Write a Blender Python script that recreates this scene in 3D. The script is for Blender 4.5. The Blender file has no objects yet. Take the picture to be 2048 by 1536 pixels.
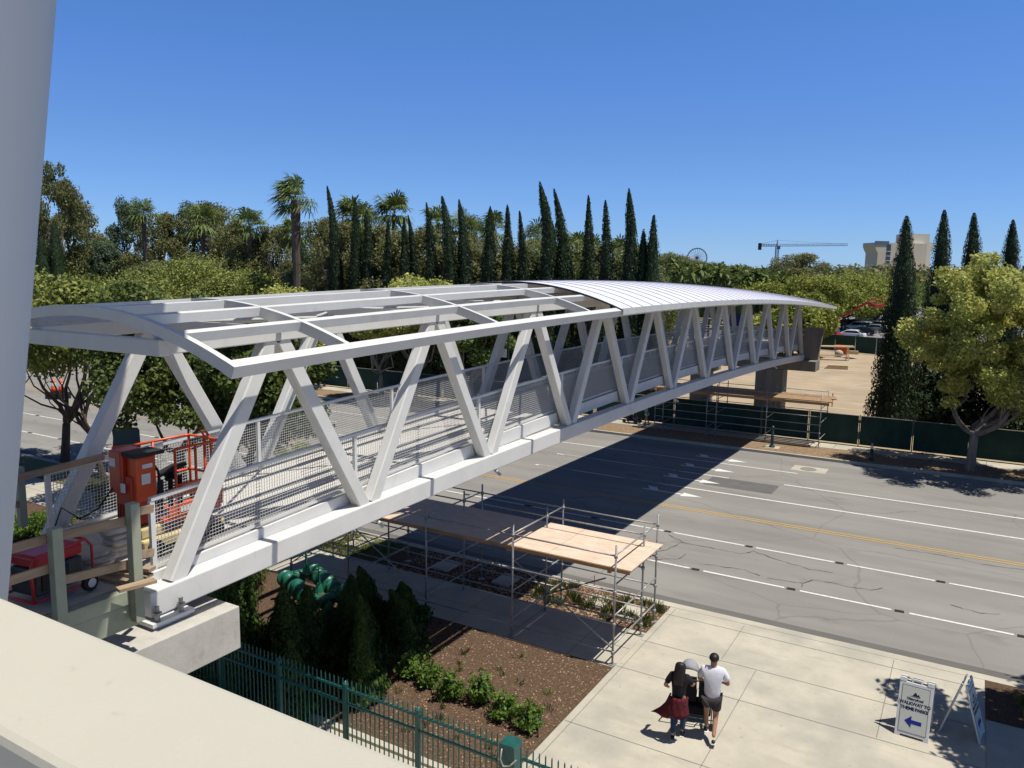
import bpy, math, random
import numpy as np
from mathutils import Vector, Matrix
random.seed(7); rng=np.random.default_rng(7)
R=math.radians
SC=bpy.context.scene; COL=SC.collection
# ------------------------------------------------------------------ camera
F,YAW,PIT,ROL=1577.7,.5291,.1389,.0156
CAM=np.array([9.124,-6.467,9.3])
_f=np.array([-math.sin(YAW)*math.cos(PIT),math.cos(YAW)*math.cos(PIT),-math.sin(PIT)])
_r0=np.array([math.cos(YAW),math.sin(YAW),0.]); _u0=np.cross(_r0,_f)
_r=_r0*math.cos(ROL)+_u0*math.sin(ROL); _u=_u0*math.cos(ROL)-_r0*math.sin(ROL)
def ray(a,b): return _f+_r*(a-1024)/F-_u*(b-768)/F
def gp(a,b,z=0.):
    d=ray(a,b); return tuple(CAM+d*((z-CAM[2])/d[2]))
def yp(a,b,y):
    d=ray(a,b); return tuple(CAM+d*((y-CAM[1])/d[1]))
def far(a,dist,vtop,z0=0.):
    "point on the ground at a horizontal distance in the direction of image column a, and the height that reaches row vtop"
    d=ray(a,vtop); h=math.hypot(d[0],d[1]); p=CAM+d*(dist/h)
    return p[0],p[1],p[2]-z0
cd=bpy.data.cameras.new('camera'); cam=bpy.data.objects.new('camera',cd); COL.objects.link(cam)
cd.sensor_width=36; cd.lens=F/2048*36; cd.clip_start=.05; cd.clip_end=6000
M4=Matrix([[_r[i],_u[i],-_f[i],CAM[i]] for i in range(3)]+[[0,0,0,1]]); cam.matrix_world=M4
SC.camera=cam
SUNV=Vector((.37,.075,1.)).normalized()
# ------------------------------------------------------------------ materials
MATS={}
def mat(name,c,rough=.7,c2=None,scale=3.,detail=4.,bump=0.,metal=0.,spec=.3,bscale=None,stretch=None,island=0.,trans=0.,ramp=(.35,.65),coord='Object'):
    m=bpy.data.materials.new(name); m.use_nodes=True; nt=m.node_tree; N=nt.nodes; L=nt.links
    b=N['Principled BSDF']; b.inputs['Roughness'].default_value=rough; b.inputs['Metallic'].default_value=metal
    b.inputs['Specular IOR Level'].default_value=spec
    b.inputs['Base Color'].default_value=(*c,1)
    tc=N.new('ShaderNodeTexCoord'); vec=tc.outputs[coord]
    if stretch:
        mp=N.new('ShaderNodeMapping'); mp.inputs['Scale'].default_value=stretch; L.new(vec,mp.inputs['Vector']); vec=mp.outputs['Vector']
    out=None
    if c2 is not None:
        n=N.new('ShaderNodeTexNoise'); n.inputs['Scale'].default_value=scale; n.inputs['Detail'].default_value=detail; n.inputs['Roughness'].default_value=.65
        L.new(vec,n.inputs['Vector'])
        cr=N.new('ShaderNodeMapRange'); cr.inputs[1].default_value=ramp[0]; cr.inputs[2].default_value=ramp[1]; L.new(n.outputs['Fac'],cr.inputs[0])
        fac=cr.outputs[0]
        if island:
            g=N.new('ShaderNodeNewGeometry'); mx=N.new('ShaderNodeMath'); mx.operation='MULTIPLY_ADD'
            L.new(g.outputs['Random Per Island'],mx.inputs[0]); mx.inputs[1].default_value=island
            m2=N.new('ShaderNodeMath'); m2.operation='MULTIPLY'; L.new(fac,m2.inputs[0]); m2.inputs[1].default_value=1-island
            L.new(m2.outputs[0],mx.inputs[2]); fac=mx.outputs[0]
        mix=N.new('ShaderNodeMix'); mix.data_type='RGBA'; L.new(fac,mix.inputs['Factor'])
        mix.inputs['A'].default_value=(*c,1); mix.inputs['B'].default_value=(*c2,1)
        out=mix.outputs['Result']; L.new(out,b.inputs['Base Color'])
    if bump:
        n2=N.new('ShaderNodeTexNoise'); n2.inputs['Scale'].default_value=bscale or scale*6; n2.inputs['Detail'].default_value=3; L.new(vec,n2.inputs['Vector'])
        bp=N.new('ShaderNodeBump'); bp.inputs['Strength'].default_value=bump; bp.inputs['Distance'].default_value=.02; L.new(n2.outputs['Fac'],bp.inputs['Height']); L.new(bp.outputs['Normal'],b.inputs['Normal'])
    if trans:
        t=N.new('ShaderNodeBsdfTranslucent'); 
        if out: L.new(out,t.inputs['Color'])
        else: t.inputs['Color'].default_value=(*c,1)
        ms=N.new('ShaderNodeMixShader'); ms.inputs[0].default_value=trans
        L.new(b.outputs[0],ms.inputs[1]); L.new(t.outputs[0],ms.inputs[2]); L.new(ms.outputs[0],N['Material Output'].inputs['Surface'])
    MATS[name]=m; return m
def layer(m,c,scale,lo,hi,detail=5,stretch=None,kind='noise',amt=1.):
    "add one more colour layer (stains, cracks) over the base colour of a material"
    nt=m.node_tree; N=nt.nodes; L=nt.links; b=N['Principled BSDF']
    tc=N.new('ShaderNodeTexCoord'); vec=tc.outputs['Object']
    if stretch:
        mp=N.new('ShaderNodeMapping'); mp.inputs['Scale'].default_value=stretch; L.new(vec,mp.inputs['Vector']); vec=mp.outputs['Vector']
    if kind=='noise':
        n=N.new('ShaderNodeTexNoise'); n.inputs['Scale'].default_value=scale; n.inputs['Detail'].default_value=detail; L.new(vec,n.inputs['Vector']); o=n.outputs['Fac']
    else:
        n0=N.new('ShaderNodeTexNoise'); n0.inputs['Scale'].default_value=scale*2.2; n0.inputs['Detail'].default_value=4; L.new(vec,n0.inputs['Vector'])
        ad=N.new('ShaderNodeVectorMath'); ad.operation='MULTIPLY_ADD'; L.new(n0.outputs['Color'],ad.inputs[0]); ad.inputs[1].default_value=(.9,.9,.9); L.new(vec,ad.inputs[2])
        n=N.new('ShaderNodeTexVoronoi'); n.feature='DISTANCE_TO_EDGE'; n.inputs['Scale'].default_value=scale; L.new(ad.outputs[0],n.inputs['Vector']); o=n.outputs['Distance']
    r=N.new('ShaderNodeMapRange'); r.inputs[1].default_value=lo; r.inputs[2].default_value=hi; r.inputs[3].default_value=0; r.inputs[4].default_value=amt; L.new(o,r.inputs[0])
    if kind!='noise': r.inputs[3].default_value=amt; r.inputs[4].default_value=0
    mix=N.new('ShaderNodeMix'); mix.data_type='RGBA'; L.new(r.outputs[0],mix.inputs['Factor']); mix.inputs['B'].default_value=(*c,1)
    src=b.inputs['Base Color'].links
    if src: L.new(src[0].from_socket,mix.inputs['A'])
    else: mix.inputs['A'].default_value=b.inputs['Base Color'].default_value
    L.new(mix.outputs['Result'],b.inputs['Base Color'])
white=mat('white_paint',(.60,.595,.575),.45,(.55,.545,.525),1.2,spec=.4); layer(white,(.40,.39,.36),2.6,.60,.78,amt=.4); layer(white,(.36,.34,.30),9,.66,.80,amt=.35,stretch=(1,1,.25))
white2=mat('white_galvanised',(.50,.50,.49),.45,(.44,.44,.43),3)
deckm=mat('deck_concrete',(.49,.47,.435),.8,(.42,.40,.37),.8,bump=.15); layer(deckm,(.36,.345,.32),1.7,.58,.74,amt=.5)
roofm=mat('roof_sheet_white',(.62,.62,.70),.5,(.59,.59,.67),.6)
seamm=mat('roof_seam',(.34,.34,.42),.6)
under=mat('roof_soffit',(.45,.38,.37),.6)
conc=mat('concrete_pale',(.43,.395,.32),.85,(.35,.325,.265),.9,bump=.2,bscale=30); layer(conc,(.27,.262,.235),.45,.50,.70,amt=.6); layer(conc,(.2,.19,.17),7,.64,.74,amt=.45); layer(conc,(.30,.27,.22),1.8,.60,.70,amt=.5,stretch=(.4,1,1)); layer(conc,(.17,.16,.145),60,.68,.74,amt=.5)
conc2=mat('concrete_walk',(.41,.38,.31),.85,(.34,.315,.26),1.1,bump=.2,bscale=30); layer(conc2,(.26,.25,.225),.7,.55,.72,amt=.5)
capm=mat('concrete_cap',(.43,.41,.37),.85,(.37,.35,.31),3.5,bump=.15,bscale=22); layer(capm,(.24,.22,.19),5,.6,.75,amt=.5)
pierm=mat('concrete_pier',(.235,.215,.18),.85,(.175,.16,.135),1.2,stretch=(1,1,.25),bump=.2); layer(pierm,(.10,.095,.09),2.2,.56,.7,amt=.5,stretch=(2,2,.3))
asph=mat('asphalt',(.235,.224,.206),.92,(.192,.182,.168),.35,bump=.25,bscale=60,spec=.12,stretch=(.35,1.,1.)); layer(asph,(.13,.125,.12),.9,.56,.75,amt=.6,stretch=(.2,1.,1.)); layer(asph,(.27,.26,.24),26,.56,.7,amt=.5); layer(asph,(.12,.115,.11),1.1,.62,.74,amt=.5,stretch=(.5,1,1)); layer(asph,(.17,.163,.152),.55,.5,.62,amt=.45,stretch=(.03,1.3,1)); layer(asph,(.115,.11,.105),.16,.0,.006,kind='crack',amt=.5)
asph2=mat('asphalt_patch',(.125,.12,.116),.92,(.10,.097,.095),2,bump=.3,bscale=60,spec=.12)
asph3=mat('asphalt_gutter',(.13,.124,.115),.92,(.105,.10,.095),1.2,spec=.12,stretch=(.3,1,1))
asphf=mat('asphalt_far',(.20,.195,.19),.9,(.16,.155,.15),.3)
joint=mat('joint_dark',(.17,.16,.145),.9)
paint=mat('road_white',(.62,.61,.58),.7,(.36,.35,.33),9,ramp=(.45,.8))
yel=mat('road_yellow',(.46,.29,.085),.7,(.27,.20,.11),9,ramp=(.45,.8))
blackm=mat('rubber_black',(.018,.018,.018),.7)
dirt=mat('dirt',(.36,.285,.195),.95,(.285,.225,.155),.22,bump=.35,bscale=4,spec=.05,stretch=(1,.55,1)); layer(dirt,(.42,.345,.25),.9,.5,.7,amt=.7,stretch=(.35,1.6,1)); layer(dirt,(.22,.17,.115),.6,.6,.75,amt=.7,stretch=(.5,1.5,1)); layer(dirt,(.29,.26,.12),.12,.62,.8,amt=.5)
mulch=mat('mulch_soil',(.105,.068,.045),.95,(.066,.043,.029),14,bump=.8,bscale=38,spec=.05); layer(mulch,(.17,.115,.075),24,.56,.66,amt=.8)
chip=mat('wood_chip',(.34,.23,.15),.9,(.24,.15,.09),1.,island=.9)
strip=mat('dry_mulch',(.235,.165,.105),.95,(.165,.112,.07),6,bump=.6,bscale=25,spec=.05); layer(strip,(.33,.25,.165),11,.55,.66,amt=.8)
grassm=mat('grass_green',(.085,.125,.03),.9,(.16,.15,.055),2.,island=.6)
lawn=mat('lawn',(.105,.115,.04),.95,(.14,.12,.055),3,bump=.4)
field=mat('field_ground',(.11,.105,.05),.95,(.16,.13,.08),.05)
bark=mat('bark_brown',(.10,.07,.05),.9,(.055,.04,.03),5,bump=.5,stretch=(1,1,.2))
barkg=mat('bark_grey',(.235,.20,.17),.9,(.14,.115,.095),4,bump=.5,stretch=(1,1,.25))
palmb=mat('palm_bark',(.13,.105,.085),.95,(.075,.058,.048),6,bump=.6,stretch=(1,1,3))
def leafm(n,a,b,s=1.2,isl=.55,tr=.28): return mat(n,a,.55,b,s,2,island=isl,trans=tr,spec=.25)
LY=leafm('leaf_yellow_green',(.13,.175,.03),(.62,.60,.17),.55,.5,.3)
LO=leafm('leaf_olive',(.085,.12,.024),(.34,.36,.09),.9,.55)
LD=leafm('leaf_olive_shaded',(.028,.052,.012),(.15,.19,.042),.9,.5)  # olive leaf colour darkened, standing in for shade on the near street trees
LG=leafm('leaf_mid_green',(.055,.10,.022),(.18,.24,.06),.8,.55)
LC=leafm('leaf_cypress',(.008,.020,.007),(.030,.050,.016),1.6,.6,.12)
LE=leafm('leaf_eucalyptus',(.085,.105,.034),(.25,.24,.10),.5,.55,.4)
LB=leafm('leaf_blue_green',(.045,.08,.045),(.15,.20,.11),.5,.5,.4)
LP=leafm('leaf_palm',(.055,.095,.022),(.16,.20,.06),.8,.55,.2)
LJ=leafm('leaf_juniper',(.018,.042,.008),(.075,.12,.02),3,.55,.15)
LS=leafm('leaf_shrub',(.05,.11,.018),(.15,.235,.035),4,.6,.3)
LF=leafm('leaf_lot_tree',(.10,.145,.025),(.34,.34,.065),.25,.5,.3)
LW=leafm('leaf_willow',(.10,.13,.045),(.25,.28,.115),.4,.5,.4)
green=mat('fence_green',(.008,.088,.078),.4,(.006,.06,.052),8,spec=.5)
green2=mat('valve_green',(.02,.15,.09),.35,(.012,.09,.055),5,spec=.6)
dgreen=mat('dark_green_metal',(.008,.035,.03),.4,spec=.5)
screen=mat('screen_fabric',(.012,.035,.026),.85,(.022,.052,.038),1.5,stretch=(1,1,.5)); layer(screen,(.05,.075,.055),1.1,.6,.78,amt=.45,stretch=(.25,1,2))
galv=mat('scaffold_steel',(.34,.335,.32),.4,(.22,.215,.205),12,metal=.25,spec=.5)
galvd=mat('scaffold_steel_dark',(.16,.15,.14),.5,(.10,.09,.08),12,metal=.3)
ply=mat('plywood',(.60,.475,.375),.8,(.50,.38,.285),1.8,stretch=(1,2.5,1)); layer(ply,(.36,.26,.18),3.,.62,.76,amt=.55)
lumber=mat('lumber',(.42,.25,.12),.8,(.30,.165,.075),6,stretch=(.3,2,2))
lumberg=mat('lumber_weathered',(.36,.27,.185),.85,(.24,.17,.11),6,stretch=(2,.3,2))
lumy=mat('lumber_fresh',(.62,.49,.27),.8,(.5,.38,.2),4)
orange=mat('lift_orange',(.60,.075,.012),.38,(.50,.058,.012),3,spec=.5); layer(orange,(.30,.05,.02),9,.64,.72,amt=.6)
orange2=mat('lift_red_orange',(.40,.03,.008),.38,(.34,.026,.008),3,spec=.5)
tanm=mat('chassis_cream',(.55,.46,.24),.6,(.42,.34,.17),4)
redm=mat('generator_red',(.42,.018,.022),.35,(.34,.014,.018),3,spec=.5)
greys=mat('dark_grey_metal',(.05,.05,.052),.5,(.03,.03,.032),6)
canvas=mat('canvas_cloth',(.46,.40,.335),.95,(.36,.305,.25),7,bump=.5,bscale=20)
steelg=mat('pale_green_primer',(.30,.32,.245),.55,(.24,.26,.20),2)
cream=mat('parapet_cream',(.40,.38,.325),.8,(.385,.365,.31),1.2,bump=.06,bscale=80); layer(cream,(.33,.31,.265),.9,.56,.8,amt=.35); layer(cream,(.26,.24,.205),14,.7,.8,amt=.4)
colm=mat('column_grey_white',(.56,.57,.56),.55,(.54,.55,.54),1.5)
tealc=mat('container_blue',(.012,.03,.10),.5,(.008,.02,.07),3)
carw=mat('car_white',(.72,.72,.72),.2,spec=.6); card=mat('car_dark',(.015,.017,.02),.2,spec=.6); cars_=mat('car_silver',(.36,.37,.38),.25,metal=.4); carr=mat('car_red',(.42,.02,.012),.25,spec=.5)
glass=mat('car_glass',(.01,.012,.015),.08,spec=.8); chrome=mat('chrome',(.5,.5,.5),.2,metal=.9); lampm=mat('lamp_glass',(.6,.6,.62),.15)
beige=mat('hotel_beige',(.62,.55,.41),.8,(.58,.51,.38),.2); beiged=mat('hotel_trim',(.66,.60,.48),.8); blueg=mat('hotel_window',(.05,.08,.12),.2); pinkw=mat('hotel_pink_base',(.42,.26,.2),.8); roofd=mat('hotel_roof_blue',(.12,.16,.2),.6)
craneb=mat('crane_steel',(.16,.24,.33),.6); coast=mat('coaster_red',(.4,.05,.05),.5); wheelm=mat('wheel_steel',(.09,.09,.12),.5)
signw=mat('sign_white',(.55,.55,.54),.5,(.60,.60,.59),4); signf=mat('sign_face',(.50,.51,.47),.45); navy=mat('sign_navy',(.008,.012,.05),.5); blue=mat('sign_blue',(.008,.02,.22),.5)
skin=mat('skin',(.36,.19,.125),.5); skin2=mat('skin_tan',(.30,.155,.095),.5); hair=mat('hair_black',(.012,.009,.008),.5); tee=mat('tee_white',(.58,.57,.62),.9,bump=.25,bscale=14); blk=mat('cloth_black',(.012,.011,.013),.9); maroon=mat('cloth_maroon',(.095,.008,.014),.9,(.055,.005,.009),9); denim=mat('denim_blue',(.03,.06,.12),.9,(.02,.04,.085),9); shortm=mat('shorts_grey',(.035,.033,.032),.9); greyc=mat('canopy_grey',(.27,.28,.30),.8,(.22,.23,.25),6,bump=.3); mint=mat('cloth_mint',(.35,.58,.5),.9)
shoe=mat('shoe_black',(.02,.02,.022),.6); soleW=mat('sole_white',(.6,.6,.6),.7); conem=mat('cone_orange',(.75,.10,.02),.5); redflag=mat('flag_red',(.5,.02,.05),.7)
# ------------------------------------------------------------------ helpers
def tag(o,label=None,cat=None,group=None,kind=None):
    if label: o['label']=label
    if cat: o['category']=cat
    if group: o['group']=group
    if kind: o['kind']=kind
    return o
def empty(name,loc,rz=0.,label=None,cat=None,group=None):
    o=bpy.data.objects.new(name,None); COL.objects.link(o); o.location=loc; o.rotation_euler=(0,0,rz); o.empty_display_size=.2
    return tag(o,label,cat,group)
def copy_tree(o,parent=None):
    c=o.copy(); COL.objects.link(c); c.parent=parent
    for ch in list(o.children): copy_tree(ch,c)
    return c
class MB:
    def __init__(s): s.v=[];s.f=[];s.m=[];s.cur=0
    def add(s,vs,fs):
        b=len(s.v); s.v+= [tuple(map(float,p)) for p in vs]
        for f in fs: s.f.append(tuple(i+b for i in f)); s.m.append(s.cur)
        return s
    def box(s,a,b):
        x0,y0,z0=a;x1,y1,z1=b
        return s.add([(x0,y0,z0),(x1,y0,z0),(x1,y1,z0),(x0,y1,z0),(x0,y0,z1),(x1,y0,z1),(x1,y1,z1),(x0,y1,z1)],[(0,3,2,1),(4,5,6,7),(0,1,5,4),(1,2,6,5),(2,3,7,6),(3,0,4,7)])
    def cb(s,c,d): return s.box([c[i]-d[i]/2 for i in range(3)],[c[i]+d[i]/2 for i in range(3)])
    def bar(s,p,q,w,h,up=(0,0,1),caps=True,bev=0.):
        p=Vector(p);q=Vector(q);d=(q-p)
        if d.length<1e-6: return s
        d.normalize();up=Vector(up)
        x=d.cross(up)
        if x.length<1e-4: x=d.cross(Vector((0,1,0)))
        x.normalize();y=x.cross(d).normalized()
        if bev:
            pr=[(w/2,h/2-bev),(w/2-bev,h/2),(-w/2+bev,h/2),(-w/2,h/2-bev),(-w/2,-h/2+bev),(-w/2+bev,-h/2),(w/2-bev,-h/2),(w/2,-h/2+bev)]
        else: pr=[(w/2,h/2),(-w/2,h/2),(-w/2,-h/2),(w/2,-h/2)]
        n=len(pr);vs=[c+x*a+y*b for c in(p,q) for a,b in pr]
        fs=[(i,(i+1)%n,n+(i+1)%n,n+i) for i in range(n)]
        if caps: fs+=[tuple(range(n))[::-1],tuple(range(n,2*n))]
        return s.add(vs,fs)
    def tube(s,pts,r,n=8,caps=True):
        pts=[Vector(p) for p in pts]; rs=r if isinstance(r,(list,tuple)) else [r]*len(pts)
        base=len(s.v); prev=None; vs=[]
        for i,p in enumerate(pts):
            d=(pts[min(i+1,len(pts)-1)]-pts[max(i-1,0)]); 
            if d.length<1e-7: d=Vector((0,0,1))
            d.normalize()
            if prev is None:
                x=d.cross(Vector((0,0,1)))
                if x.length<1e-3: x=d.cross(Vector((0,1,0)))
            else: x=prev-d*prev.dot(d)
            x.normalize(); prev=x; y=d.cross(x)
            vs+=[p+x*math.cos(a)*rs[i]+y*math.sin(a)*rs[i] for a in [2*math.pi*k/n for k in range(n)]]
        fs=[(j*n+k,j*n+(k+1)%n,(j+1)*n+(k+1)%n,(j+1)*n+k) for j in range(len(pts)-1) for k in range(n)]
        if caps: fs+=[tuple(range(n))[::-1],tuple((len(pts)-1)*n+k for k in range(n))]
        return s.add(vs,fs)
    def lathe(s,prof,c=(0,0,0),n=16,axis='z'):
        vs=[]
        for r,z in prof:
            for k in range(n):
                a=2*math.pi*k/n; p=(r*math.cos(a),r*math.sin(a),z)
                if axis=='x': p=(z,p[0],p[1])
                if axis=='y': p=(p[0],z,p[1])
                vs.append((c[0]+p[0],c[1]+p[1],c[2]+p[2]))
        m=len(prof);fs=[(j*n+k,j*n+(k+1)%n,(j+1)*n+(k+1)%n,(j+1)*n+k) for j in range(m-1) for k in range(n)]
        fs+=[tuple(range(n))[::-1],tuple((m-1)*n+k for k in range(n))]
        return s.add(vs,fs)
    def ell(s,c,r,n=12,m=8,rz=0.):
        vs=[];cz,sz=math.cos(rz),math.sin(rz)
        for j in range(m+1):
            t=math.pi*j/m
            for k in range(n):
                a=2*math.pi*k/n;x=r[0]*math.sin(t)*math.cos(a);y=r[1]*math.sin(t)*math.sin(a)
                vs.append((c[0]+x*cz-y*sz,c[1]+x*sz+y*cz,c[2]+r[2]*math.cos(t)))
        return s.add(vs,[(j*n+k,(j+1)*n+k,(j+1)*n+(k+1)%n,j*n+(k+1)%n) for j in range(m) for k in range(n)])
    def prism(s,poly,z0,z1):
        n=len(poly);return s.add([(x,y,z0) for x,y in poly]+[(x,y,z1) for x,y in poly],[(i,(i+1)%n,n+(i+1)%n,n+i) for i in range(n)]+[tuple(range(n))[::-1],tuple(range(n,2*n))])
    def build(s,name,m,parent=None,smooth=False,local=False,bevel=0.):
        me=bpy.data.meshes.new(name); off=(0,0,0)
        if parent is not None and not local: off=tuple(parent.get('_w',parent.location))
        me.from_pydata([(x-off[0],y-off[1],z-off[2]) for x,y,z in s.v],[],s.f)
        for mm in (m if isinstance(m,(list,tuple)) else [m]): me.materials.append(mm)
        if isinstance(m,(list,tuple)): me.polygons.foreach_set('material_index',s.m)
        if smooth: me.polygons.foreach_set('use_smooth',[True]*len(me.polygons))
        me.update()
        o=bpy.data.objects.new(name,me); COL.objects.link(o)
        if parent is not None:
            o.parent=parent; o['_w']=off
        if bevel:
            md=o.modifiers.new('bevel','BEVEL'); md.width=bevel; md.segments=2; md.limit_method='ANGLE'
        if smooth and len(s.f)<4000:
            pass
        return o
def struct(name,mb,m,**k): return tag(mb.build(name,m,**k),kind='structure')
def sheet(name,x0,y0,x1,y1,z,m): return struct(name,MB().add([(x0,y0,z),(x1,y0,z),(x1,y1,z),(x0,y1,z)],[(0,1,2,3)]),m)
def npmesh(name,V,Fq,m,parent=None,smooth=False):
    me=bpy.data.meshes.new(name); V=np.asarray(V,np.float32); Fq=np.asarray(Fq,np.int32); k=Fq.shape[1]
    me.vertices.add(len(V)); me.vertices.foreach_set('co',V.ravel()); me.loops.add(Fq.size); me.loops.foreach_set('vertex_index',Fq.ravel())
    me.polygons.add(len(Fq)); me.polygons.foreach_set('loop_start',np.arange(0,Fq.size,k,dtype=np.int32)); me.polygons.foreach_set('loop_total',np.full(len(Fq),k,np.int32))
    me.materials.append(m)
    if smooth: me.polygons.foreach_set('use_smooth',np.ones(len(Fq),bool))
    me.update(calc_edges=True); o=bpy.data.objects.new(name,me); COL.objects.link(o)
    if parent is not None: o.parent=parent
    return o
def cards(P,Nrm,size,asp=1.6,rg=rng,up=None):
    "leaf-sized quads at P facing Nrm"
    n=len(P); a=rg.normal(size=(n,3)) if up is None else up+rg.normal(size=(n,3))*.35
    t=a-Nrm*np.sum(a*Nrm,1,keepdims=True); t/=np.linalg.norm(t,axis=1,keepdims=True)+1e-9; b=np.cross(Nrm,t)
    s=(size*(.6+.8*rg.random(n)))[:,None] if np.isscalar(size) else size[:,None]
    t=t*s*asp*.5; b=b*s*.5
    V=np.stack([P-t-b*.45,P+b-t*.1,P+t+b*.25,P-b+t*.15],1).reshape(-1,3)
    return V,np.arange(4*n).reshape(n,4)
def unit(n,rg=rng):
    d=rg.normal(size=(n,3)); return d/np.linalg.norm(d,axis=1,keepdims=True)
def clumps(c,r,k,cr,rg,zlow=-.8,shell=.55):
    "k clump centres filling an ellipsoid crown unevenly"
    out=[]
    while len(out)<k:
        d=unit(1,rg)[0]
        if d[2]<zlow: continue
        q=shell+(1-shell)*rg.random(); out.append((np.array(c)+d*np.array(r)*q*(.85+.3*rg.random()),cr*(.6+.8*rg.random())))
    return out
LN,LS_=2.0,.60
def foliage(cl,n,size,rg,flat=.75,asp=1.6,droop=0.):
    n=int(n*LN); size=size*LS_; w=np.array([r**2 for _,r in cl]); idx=rg.choice(len(cl),n,p=w/w.sum())
    C=np.array([c for c,_ in cl])[idx]; Rr=np.array([r for _,r in cl])[idx]
    d=unit(n,rg); q=(.35+.65*rg.random(n)**.5)*Rr*(1+.38*rg.random(n)**2.5)
    P=C+d*q[:,None]*np.array([1,1,flat]); P[:,2]-=droop*rg.random(n)*Rr
    Nn=d*.55+unit(n,rg)*.9+np.array([0,0,.35]); Nn/=np.linalg.norm(Nn,axis=1,keepdims=True)
    return cards(P,Nn,size,asp,rg)
def limb(mb,p,q,r0,r1,rg,wob=.12,n=6,sides=7):
    p=np.array(p,float);q=np.array(q,float);L=np.linalg.norm(q-p);pts=[];rs=[]
    o1=rg.normal(size=3)*L*wob; o1[2]=abs(o1[2])*.3-L*.04
    for i in range(n+1):
        t=i/n; pts.append(p+(q-p)*t+o1*math.sin(t*math.pi)+(rg.normal(size=3)*L*.012 if 0<i<n else 0)); rs.append(r0*(1-t)+r1*t)
    mb.tube(pts,rs,sides); return pts
def broad(name,x,y,h,rad,lm,bm,seed,label,group=None,base=.3,k=34,n=9000,size=.16,tr=.16,cat='tree',cr=.3,z0=.1,limbs=6,fork=.22,vis=True,shell=.5,ecc=1.,zlow=-.8,cx=0.):
    rg=np.random.default_rng(seed); root=empty(name,(x,y,z0),0,label,cat,group)
    zc=h*(base+1)/2; rz=h*(1-base)/2*.92
    cl=clumps((cx,0,zc),(rad*.8,rad*.8*ecc,rz*.82),k,rad*cr,rg,zlow,shell)
    V,Fq=foliage(cl,n,size,rg); npmesh('crown',V,Fq,lm,root)
    mb=MB(); fz=h*fork; top=np.array([rg.normal()*.15,rg.normal()*.15,fz])
    mb.tube([(0,0,-.15),(0,0,.15),tuple(top*.5),tuple(top)],[tr*1.35,tr*1.05,tr*.9,tr*.82],9)
    low=sorted(range(len(cl)),key=lambda i:rg.random())[:limbs]
    for i in low:
        c=cl[i][0]; mid=top*.4+c*.5+np.array([rg.normal()*.4,rg.normal()*.4,-.08*h]); mid[2]=max(mid[2],fz*1.15)
        pts=limb(mb,top,mid,tr*.6,tr*.34,rg,.16); limb(mb,mid,c,tr*.34,tr*.08,rg,.1)
        for _ in range(2):
            if rg.random()<.4: continue
            j=min(range(len(cl)),key=lambda t:np.linalg.norm(cl[t][0]-mid)*(1+.7*rg.random())); limb(mb,pts[3],cl[j][0],tr*.24,tr*.05,rg,.12,5,5)
    mb.build('trunk',bm,root,local=True,smooth=True)
    return root
def cypress(x,y,h,rad,bend,seed,label,group,twin=0,low=1.,z0=.05,lm=None,cat='tree',name='cypress_tree',n=5200,size=.20,tilt=0.,rough=.11,ex=.62):
    n=int(n*2.1); size*=.62
    rg=np.random.default_rng(seed); root=empty(name,(x,y,z0),0,label,cat,group)
    def cx(t): # centre line
        b=max(0,(t-.62)/.38)**1.7
        return np.array([bend[0]*b+tilt*t,bend[1]*b,0])
    ph=rg.random(6)*6.28
    def rr(t,a): 
        base=rad*(1-t)**ex*(.55+.45*min(1,t/.12)) if t>.0 else rad*.5
        if t<.3: base*=low
        return max(.02,base*(1+.10*np.sin(3*a+ph[0]+t*9)+.08*np.sin(t*31+ph[1])+.06*np.sin(5*a-t*17+ph[2])))
    P=[];Nn=[];S=[]
    hs=[(h,0.,0.)]+([(h*.93,-rad*.55,0)] if twin else [])
    V0=[];F0=[]
    for H,ox,oy in hs:
        for i in range(n//len(hs)):
            t=1-rg.random()**.62*.985 if rg.random()<.6 else rg.random(); t=max(.012,min(.995,t)); a=rg.random()*6.283
            q=rr(t,a)*(1.0-rough+2*rough*rg.random()**1.6); c=cx(t)*H/h
            P.append((ox+c[0]+q*math.cos(a),oy+c[1]+q*math.sin(a),t*H)); Nn.append((math.cos(a)+rg.normal()*.6,math.sin(a)+rg.normal()*.6,.15+rg.normal()*.4)); S.append(size*(.55+.7*rg.random())*(.45+.55*(1-t)))
        m=22;k=10;b=len(V0)
        for j in range(m+1):
            t=.01+.97*j/m
            for q in range(k):
                a=6.283*q/k; r_=rr(t,a)*(1.-rough*1.5); c=cx(t)*H/h; V0.append((ox+c[0]+r_*math.cos(a),oy+c[1]+r_*math.sin(a),t*H))
        for j in range(m):
            for q in range(k): F0.append((b+j*k+q,b+j*k+(q+1)%k,b+(j+1)*k+(q+1)%k,b+(j+1)*k+q))
    P=np.array(P);Nn=np.array(Nn);Nn/=np.linalg.norm(Nn,axis=1,keepdims=True)
    V,Fq=cards(P,Nn,np.array(S),2.1,rg,up=np.array([0,0,2.]))
    npmesh('crown',np.vstack([np.array(V0),V]),np.vstack([np.array(F0),Fq+len(V0)]),lm or LC,root)
    MB().tube([(0,0,-.2),(0,0,h*.35)],[rad*.2,rad*.12],8).build('trunk',bark,root,local=True)
    return root
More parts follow.
